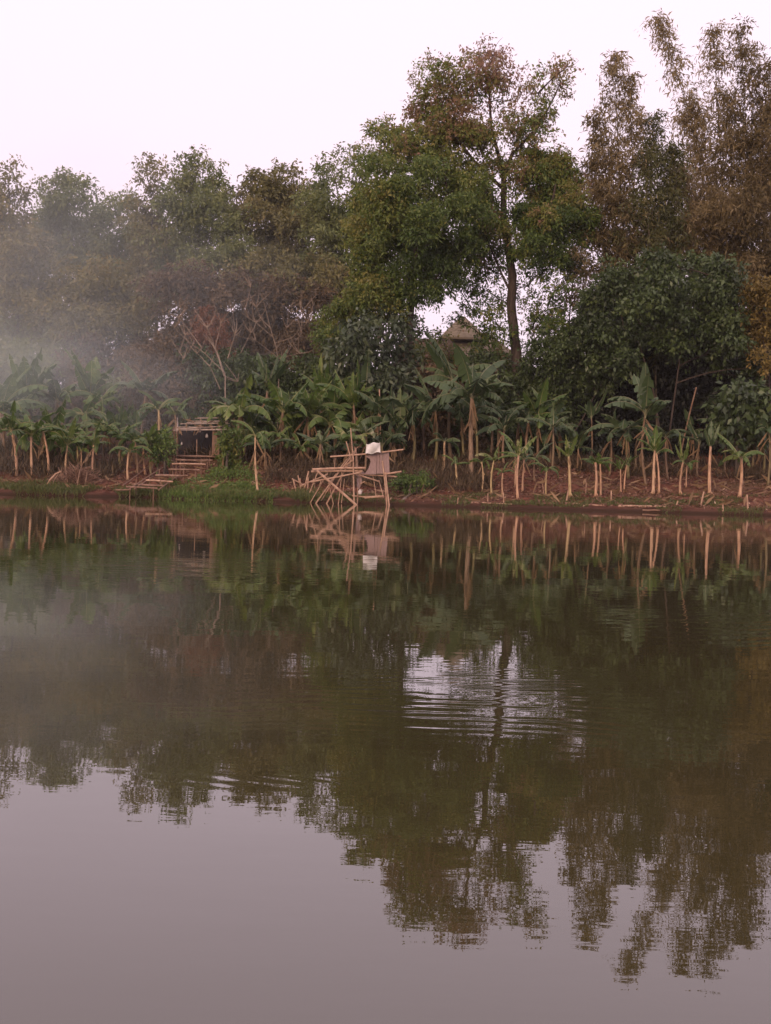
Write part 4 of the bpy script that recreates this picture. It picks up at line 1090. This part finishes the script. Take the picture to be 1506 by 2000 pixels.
sheet([(712, 926), (720, 914), (724, 902), (722, 896), (713, 891), (721, 888), (735, 886), (735, 926)], YP - .02, .02, 'mat_panel', M['mat_panel'], plat)
for x0 in (736.0, 742.5, 749.0, 755.0):
    sheet([(x0, 925), (x0 + (-1.5 if x0 < 740 else -1), 884), (x0 + 4.6, 883), (x0 + 6.0, 925)], YP + .02, .02, 'mat_strip', M['mat_panel'], plat)
sheet([(695, 929), (697, 921), (708, 919), (714, 925), (707, 932), (700, 932)], YP + .1, .03, 'cloth', M['mat_panel'], plat)
sheet([(697, 933), (706, 931), (707, 944), (701, 956), (697, 950)], YP + .12, .03, 'cloth', M['mat_panel'], plat)

# white crumpled sheet hung over the top rail
mb = MB(); nx_, nz_ = 8, 7
def wp(i, j, side):
    u, v = i / nx_, j / nz_
    x = 714 + 29 * u + (2 - 3 * u) * (1 - v) * .8; y = 867 - 3.5 * u + 20 * v + 1.5 * math.sin(u * 9 + v * 4)
    bulge = .06 * math.sin(math.pi * u) * math.sin(math.pi * min(1, v + .1))
    return at(x, y, YP - .17 + side * (.10 + bulge) + .02 * math.sin(7 * u + 5 * v + side))
for sd_ in (-1, 1):
    for i in range(nx_):
        for j in range(nz_):
            q = [wp(i, j, sd_), wp(i + 1, j, sd_), wp(i + 1, j + 1, sd_), wp(i, j + 1, sd_)]
            mb.quad(*(q if sd_ < 0 else q[::-1]))
for i in range(nx_):
    mb.quad(wp(i, 0, 1), wp(i + 1, 0, 1), wp(i + 1, 0, -1), wp(i, 0, -1))
for j in range(nz_):
    mb.quad(wp(0, j, -1), wp(0, j + 1, -1), wp(0, j + 1, 1), wp(0, j, 1)); mb.quad(wp(nx_, j, -1), wp(nx_, j, 1), wp(nx_, j + 1, 1), wp(nx_, j + 1, -1))
tag(mb.build('plastic_sack', M['white'], None), 'crumpled white plastic sack draped on the platform\'s top rail', 'sack')
# jug hanging between the legs
jc = at(703, 961, YP + .05)
jug = empty('plastic_jug', jc - Vector((0, 0, .08)), 'small dirty white jug hanging below the platform', 'jug')
mb = MB(); mb.tube([jc + Vector((0, 0, z)) for z in (-.085, -.08, .03, .06, .075, .10)], [.05, .066, .066, .045, .024, .024], 10); mb.build('body', M['jug'], jug, smooth=True)
mb = MB(); mb.tube([jc + Vector((.02, 0, .06)), jc + Vector((.07, 0, .10)), jc + Vector((.075, 0, .02)), jc + Vector((.062, 0, -.01))], .008, 5); mb.build('handle', M['jug'], jug)
mb = MB(); mb.tube([jc + Vector((0, 0, .09)), at(702, 931, YP + .1)], .006, 4); mb.build('cord', M['wood'], jug)

# ------------------------------------------------------------------ broken fence, stakes, logs, driftwood, reed heap
def post(name, label, cat, a, b_, r, Y, mat='bamboo', group=None, ground=True, yb=None):
    q = hit(*a) if ground else at(a[0], a[1], Y)
    t = at(b_[0], b_[1], q.y if yb is None else yb)
    mb = MB()
    d = (t - q).normalized()
    mb.pole(q - d * .12, t, r, seed=int(a[0]))
    return tag(mb.build(name, M[mat], None), label, cat, group)


fence = empty('broken_fence', hit(590, 968), 'broken low bamboo fence of leaning sticks by the platform', 'fence')
for k, (a, b_, r) in enumerate((((580, 962), (573, 937), .03), ((594, 953), (603, 920), .034), ((600, 960), (602, 932), .03), ((588, 955), (586, 934), .026), ((589, 952), (582, 928), .026), ((616, 955), (612, 935), .02), ((622, 950), (627, 940), .024))):
    q = hit(*a); mb = MB(); mb.pole(q - Vector((0, 0, .1)), at(b_[0], b_[1], q.y), r, seed=k + 200); mb.build('stick', M['bamboo'], fence)
mb = MB(); q = hit(592, 958); mb.pole(at(570, 935, q.y), at(590, 945, q.y + .1), .026, seed=3); mb.build('rail', M['bamboo'], fence)
STK = [((1106, 982), (1110, 958), .03, 'short pale stake leaning in front of the sturdy banana plant'), ((1194, 980), (1194, 958), .03, 'short upright stake between the yellow-leaf banana and the narrow pair'),
       ((1321, 990), (1324, 978), .03, 'very short stake in grass below the arched-leaf banana'), ((1369, 990), (1375, 960), .034, 'leaning stake in front of the stout banana plant'),
       ((1412, 998), (1412, 985), .032, 'stubby stake at the waterline beyond the stout banana plant'), ((1461, 998), (1459, 966), .034, 'tallest shore stake, by the wide-leaved banana'),
       ((984, 985), (983, 962), .022, 'thin stake between the shortest banana plant and the twin stems'), ((953, 982), (953, 964), .02, 'thin stake at the waterline near the shaggy banana'),
       ((1144, 968), (1145, 942), .014, 'dark thin stick between the sturdy banana and the yellow-leaf banana'), ((1062, 968), (1060, 945), .016, 'bare thin stick beside the small leaning banana'),
       ((630, 905), (630, 868), .03, 'white upright stake under the dense green bananas'), ((458, 908), (456, 893), .02, 'small pale peg at the top of the weedy slope'),
       ((894, 984), (895, 972), .03, 'short stake at the waterline below the stubby young banana')]
for a, b_, r, lab in STK:
    post('stake', lab, 'stake', a, b_, r, None, group='stakes along the shore', mat='bamboo_grey' if a[0] == 630 else 'bamboo')
def log(label, pts, r, mat='bamboo', name='bamboo_log', cat='log'):
    P = [hit(*p) for p in pts]
    P = [q + Vector((0, 0, r * .6)) for q in P]
    mb = MB(); rr_ = random.Random(int(pts[0][0]))
    Q = []
    for i in range(len(P) - 1):
        for s in (0, .34, .67): Q.append(P[i].lerp(P[i + 1], s) + Vector((0, 0, rr_.uniform(-.012, .012))))
    Q.append(P[-1]); n = len(Q)
    mb.tube(Q, [r * (1 - .3 * i / n) for i in range(n)], 7)
    return tag(mb.build(name, M[mat], None), label, cat, 'bamboo logs lying on the shore')


log('pale bamboo log lying on the shore below the narrow banana pair', [(1208, 990), (1250, 991), (1300, 992)], .045)
log('long thin bamboo pole lying along the shore below the twin stems', [(1060, 981), (1100, 983), (1140, 986), (1180, 988)], .028)
log('thin bamboo pole lying at the waterline below the stubby young banana', [(900, 981), (950, 984), (1000, 986)], .026)
log('short sodden log below the pale bamboo log', [(1255, 999), (1288, 1000)], .035, 'wood')
log('stick half buried in red earth behind the stout banana plant', [(1396, 912), (1415, 910)], .03)
log('stick lying on red earth further behind the stout banana plant', [(1310, 962), (1290, 955)], .022, 'wood')
dr = empty('driftwood_branch', hit(800, 972), 'pale forked driftwood branch on the shore beside the platform', 'branch')
mb = MB(); P = [hit(786, 980), hit(800, 970), hit(812, 962)]; P = [q + Vector((0, 0, .05)) for q in P] + [at(818, 950, hit(812, 962).y)]
mb.tube(P, [.05, .045, .04, .025], 6); mb.build('bough', M['pale_bark'], dr)
mb = MB(); mb.tube([P[1], at(800, 958, P[1].y), at(803, 945, P[1].y)], [.045, .05, .03], 6); mb.build('fork', M['pale_bark'], dr)
bs = empty('bent_stick', hit(88, 952), 'bent pale stick arching to the ground beside the brown reed heap', 'stick')
mb = MB(); q = hit(88, 952); mb.tube([q - Vector((0, 0, .05)), at(97, 938, q.y), at(108, 926, q.y), at(120, 920, q.y)], [.035, .032, .028, .02], 6); mb.build('bow', M['bamboo'], bs)
mb = MB(); q2 = hit(100, 950); mb.tube([q2 - Vector((0, 0, .05)), at(106, 938, q2.y), at(113, 927, q2.y)], [.022, .02, .014], 6); mb.build('shoot', M['bamboo'], bs)
post('leaning_pole', 'long pale bamboo pole leaning out of the black hollow', 'pole', (1326, 905), (1360, 757), .034, None, mat='bamboo', yb=57.5)
post('tall_pole', 'tall thin pole standing behind the white sack', 'pole', (744, 905), (741, 760), .028, None, mat='bamboo')

rng = np.random.default_rng(77)
hc = hit(150, 948)
heap = empty('reed_heap', hc, 'bristling heap of dry brown reeds at the waterline', 'heap')
mb = MB(); rr = random.Random(8)
for k in range(420):
    a = rr.uniform(0, 6.28); d = rr.random() ** .6
    b0 = hc + Vector((math.cos(a) * .66 * d, math.sin(a) * .4 * d, rr.uniform(.0, .75) * (1 - .7 * d)))
    dv = Vector((math.cos(a) * .5 + rr.gauss(0, .5), math.sin(a) * .4 + rr.gauss(0, .4), rr.uniform(.1, 1.1)))
    dv.normalize(); L = rr.uniform(.25, .55)
    mb.tube([b0, b0 + dv * L * .5, b0 + dv * L - Vector((0, 0, rr.uniform(0, .12)))], [.012, .01, .005], 4, t=rr.random(), cap=False)
mb.build('reeds', M['reed'], heap)
for k, (a, b_) in enumerate((((133, 950), (128, 915)), ((166, 952), (170, 922)), ((150, 954), (156, 918)))):
    mb = MB(); q = hit(*a); mb.tube([q, at(b_[0], b_[1], q.y)], [.02, .012], 5, t=.9); mb.build('thick_stalk', M['reed'], heap)

# ------------------------------------------------------------------ house behind
YS = 77.0
sb = stand(905, YS); zb = sb.z
house = empty('village_house', sb, 'village house with a stepped pyramid roof showing through the sky gap', 'house')
def hx(px): return at(px, 660, YS).x
zt, z1, z2 = at(905, 612, YS).z, at(905, 655, YS).z, at(905, 712, YS).z
def hip(xc, yc, wx, wy, z0, z1_, ridge, mat, name, thick=.12):
    mb = MB(); a = [Vector((xc + sx * wx, yc + sy * wy, z0)) for sx, sy in ((-1, -1), (1, -1), (1, 1), (-1, 1))]
    r0, r1 = Vector((xc - ridge, yc, z1_)), Vector((xc + ridge, yc, z1_))
    mb.quad(a[0], a[1], r1, r0); mb.quad(a[2], a[3], r0, r1); mb.tri(a[1], a[2], r1); mb.tri(a[3], a[0], r0)
    for i in range(4):
        p, q = a[i], a[(i + 1) % 4]; dn = Vector((0, 0, -thick)); mb.quad(p, p + dn, q + dn, q)
    mb.quad(*[q - Vector((0, 0, thick)) for q in reversed(a)])
    return mb.build(name, M[mat], house)


xc = hx(905)
hip(xc, YS + 1.5, hx(950) - xc, 1.6, z1 - .1, zt, .12, 'roof', 'upper_roof')
hip(xc + .3, YS + 1.5, 3.6, 3.4, z2 - .1, z1 + .15, 1.4, 'roof', 'lower_roof')
mb = MB(); mb.box((xc + .3, YS + 1.5, (zb + z2) / 2 - .15), (3.0, 2.8, (z2 - zb) / 2 + .02)); mb.build('wall', M['plaster'], house)
mb = MB(); mb.box((xc - 1.0, YS - 1.32, zb + 1.1), (.42, .04, 1.0)); mb.build('door', M['wood'], house)
wn = MB(); wn.box((xc + 1.1, YS - 1.32, zb + 1.4), (.5, .04, .5)); wn.build('window', M['dark_wall'], house)
sb2 = stand(830, 74)
shed = empty('shed', sb2, 'low brown-roofed shed beside the stepped-roof house', 'shed')
house = shed
hip(at(835, 670, 74).x, 75.5, 2.0, 1.6, at(835, 695, 74).z, at(835, 656, 74).z, 1.3, 'roof_dark', 'roof')
mb = MB(); mb.box((at(835, 670, 74).x, 75.5, (sb2.z + at(835, 695, 74).z) / 2), (1.7, 1.3, (at(835, 695, 74).z - sb2.z) / 2 + .05)); mb.build('wall', M['wood'], shed)

# ------------------------------------------------------------------ ground cover
def blades(name, n, xr, dr, hgt, wid, mat, seed, dens=None, lean=.5, flat=False, label=None):
    rng = np.random.default_rng(seed)
    x = rng.uniform(*xr, n); d = rng.uniform(*dr, n)
    if dens is not None:
        k = rng.random(n) < dens(x, d); x, d = x[k], d[k]
    y = shore(x) + d; z = gz(x, y)
    N = len(x); P = np.stack([x, y, z - .01], -1)
    up = rng.normal(size=(N, 3)) * lean; up[:, 2] = .15 if flat else 1.0
    up /= np.linalg.norm(up, axis=1)[:, None]
    s = np.cross(up, rng.normal(size=(N, 3))); s /= np.linalg.norm(s, axis=1)[:, None]
    h = (hgt * (.5 + rng.random(N)))[:, None]; wd = (wid * (.6 + .8 * rng.random(N)))[:, None]
    if flat:
        P[:, 2] += .02 + .03 * rng.random(N)
    mid = P + up * h * .55; tip = P + up * h
    if not flat: tip[:, 2] -= .15 * h[:, 0]
    V = np.stack([P - s * wd * .25, mid + s * wd * .5, tip, mid - s * wd * .5], 1).reshape(-1, 3)
    T = np.repeat(np.clip(rng.normal(.5, .22, N), 0, 1), 4)
    return tag(link_mesh(name, V, np.arange(N * 4).reshape(-1, 4), M[mat], None, T), label, None, None, 'stuff')


nz2 = lambda x, d, s: vnoise(x * .8, d * 1.3, s)
blades('grass', 30000, (-18, -2.3), (-.03, 2.4), .24, .022, 'grass', 1, lambda x, d: np.where(x < -4, .9, .8) * (1 - d / 2.6) * (nz2(x, d, 4) > .25))
blades('grass', 26000, (2.5, 18), (-.02, 3.0), .13, .02, 'grass', 2, lambda x, d: .9 * (nz2(x, d, 6) > .5))
blades('grass', 5000, (-3.4, 3.0), (.02, 1.6), .16, .02, 'grass', 7, lambda x, d: .8 * (nz2(x, d, 8) > .4))
blades('dry_leaf_litter', 60000, (-20, 20), (.3, 14), .13, .05, 'litter', 3, lambda x, d: np.where(x > 0, 1, .7) * (.35 + .65 * (nz2(x, d, 11) > .45)), flat=True)
blades('tall_dry_grass', 26000, (-18, 4), (2.6, 9.5), .55, .035, 'under', 31, lambda x, d: .9 * (nz2(x, d, 21) > .38) * ((x < -10.2) | (x > -4.6) | (d > 6.5)))
blades('tall_dry_grass', 12000, (4, 18), (6.0, 11.0), .5, .035, 'under', 32, lambda x, d: .9 * (nz2(x, d, 22) > .42))
blades('fallen_leaves', 1500, (-18, 18), (.6, 10), .55, .10, 'dead_leaf', 33, flat=True)
blades('grass', 16000, (-8.2, -4.0), (-.9, 3.2), .2, .022, 'weed', 35, lambda x, d: .95 * (nz2(x * 2, d, 24) > .25) * (d < 2.2 + .8 * np.sin(x * 2.0)))
# the weedy green slope beside the stairs
rng = np.random.default_rng(90)
cl = []
for px_, py_, r in ((365, 958, 10), (385, 950, 16), (410, 940, 20), (440, 930, 22), (470, 930, 22), (495, 940, 18), (430, 955, 20), (470, 955, 20), (505, 958, 14), (400, 960, 14), (450, 915, 16), (490, 918, 14), (425, 925, 14), (540, 965, 12), (520, 968, 10)):
    p = hit(px_, py_); rm = r * p.y / FPX
    cl.append(((p.x, p.y, p.z + .06), (rm * 1.35, rm * 1.35, rm * .32), 2.2, .5 + rng.normal() * .12))
V, Fc, T = sprays(cl, .10, .04, rng, droop=.2, per=6, lumps=0)
tag(link_mesh('weeds', V, Fc, M['weed'], None, T), 'low green weeds covering the slope beside the stairs', None, None, 'stuff')

# ------------------------------------------------------------------ smoke and haze
m, nt, p, out = new_mat('drifting_smoke')
nt.nodes.remove(p)
pv = nt.nodes.new('ShaderNodeVolumePrincipled')
pv.inputs['Color'].default_value = (.86, .95, .93, 1)
pv.inputs['Anisotropy'].default_value = .2
tc = nt.nodes.new('ShaderNodeTexCoord')
ln = nt.nodes.new('ShaderNodeVectorMath'); ln.operation = 'LENGTH'
nt.links.new(tc.outputs['Object'], ln.inputs[0])
mr = nt.nodes.new('ShaderNodeMapRange'); mr.interpolation_type = 'SMOOTHSTEP'
mr.inputs['From Min'].default_value = 1.0; mr.inputs['From Max'].default_value = .1; mr.inputs['To Min'].default_value = 0; mr.inputs['To Max'].default_value = 1
nt.links.new(ln.outputs['Value'], mr.inputs['Value'])
ns = nt.nodes.new('ShaderNodeTexNoise'); ns.inputs['Scale'].default_value = 2.2; ns.inputs['Detail'].default_value = 3
nt.links.new(tc.outputs['Object'], ns.inputs['Vector'])
rp = nt.nodes.new('ShaderNodeMapRange'); rp.inputs['From Min'].default_value = .38; rp.inputs['From Max'].default_value = .62
nt.links.new(ns.outputs['Fac'], rp.inputs['Value'])
mu = nt.nodes.new('ShaderNodeMath'); mu.operation = 'MULTIPLY'
nt.links.new(mr.outputs[0], mu.inputs[0]); nt.links.new(rp.outputs[0], mu.inputs[1])
mu2 = nt.nodes.new('ShaderNodeMath'); mu2.operation = 'MULTIPLY'; mu2.inputs[1].default_value = .026
nt.links.new(mu.outputs[0], mu2.inputs[0]); nt.links.new(mu2.outputs[0], pv.inputs['Density'])
nt.links.new(pv.outputs[0], out.inputs['Volume'])
import bmesh
bm = bmesh.new(); bmesh.ops.create_icosphere(bm, subdivisions=3, radius=1.0)
me = bpy.data.meshes.new('smoke'); bm.to_mesh(me); bm.free()
me.materials.append(m)
for loc, sc_, lab in (((-20, 64, 8), (21, 15, 14), 'thin grey smoke spread through the far trees'), ((-15.5, 53.5, 3.9), (12.0, 9.5, 6.0), 'denser bluish smoke drifting low over the bananas')):
    smoke = bpy.data.objects.new('smoke', me)
    smoke.location = loc; smoke.scale = sc_
    if loc[1] < 60:                                     # the nearer plume is denser
        me = me.copy(); m2 = m.copy(); me.materials[0] = m2
        for nd in m2.node_tree.nodes:
            if nd.type == 'MATH' and abs(nd.inputs[1].default_value - .026) < 1e-4: nd.inputs[1].default_value = .058
        smoke.data = me
    COL.objects.link(smoke)
    tag(smoke, lab, None, None, 'stuff')

m, nt, p, out = new_mat('thin_haze')
nt.nodes.remove(p)
pv = nt.nodes.new('ShaderNodeVolumePrincipled')
pv.inputs['Color'].default_value = (.92, .90, .92, 1)
pv.inputs['Density'].default_value = .0002
nt.links.new(pv.outputs[0], out.inputs['Volume'])
mb = MB(); mb.box((0, 650, 12.5), (905, 955, 15.5))
tag(mb.build('haze', m, None), 'thin evening haze over the pond', None, None, 'stuff')
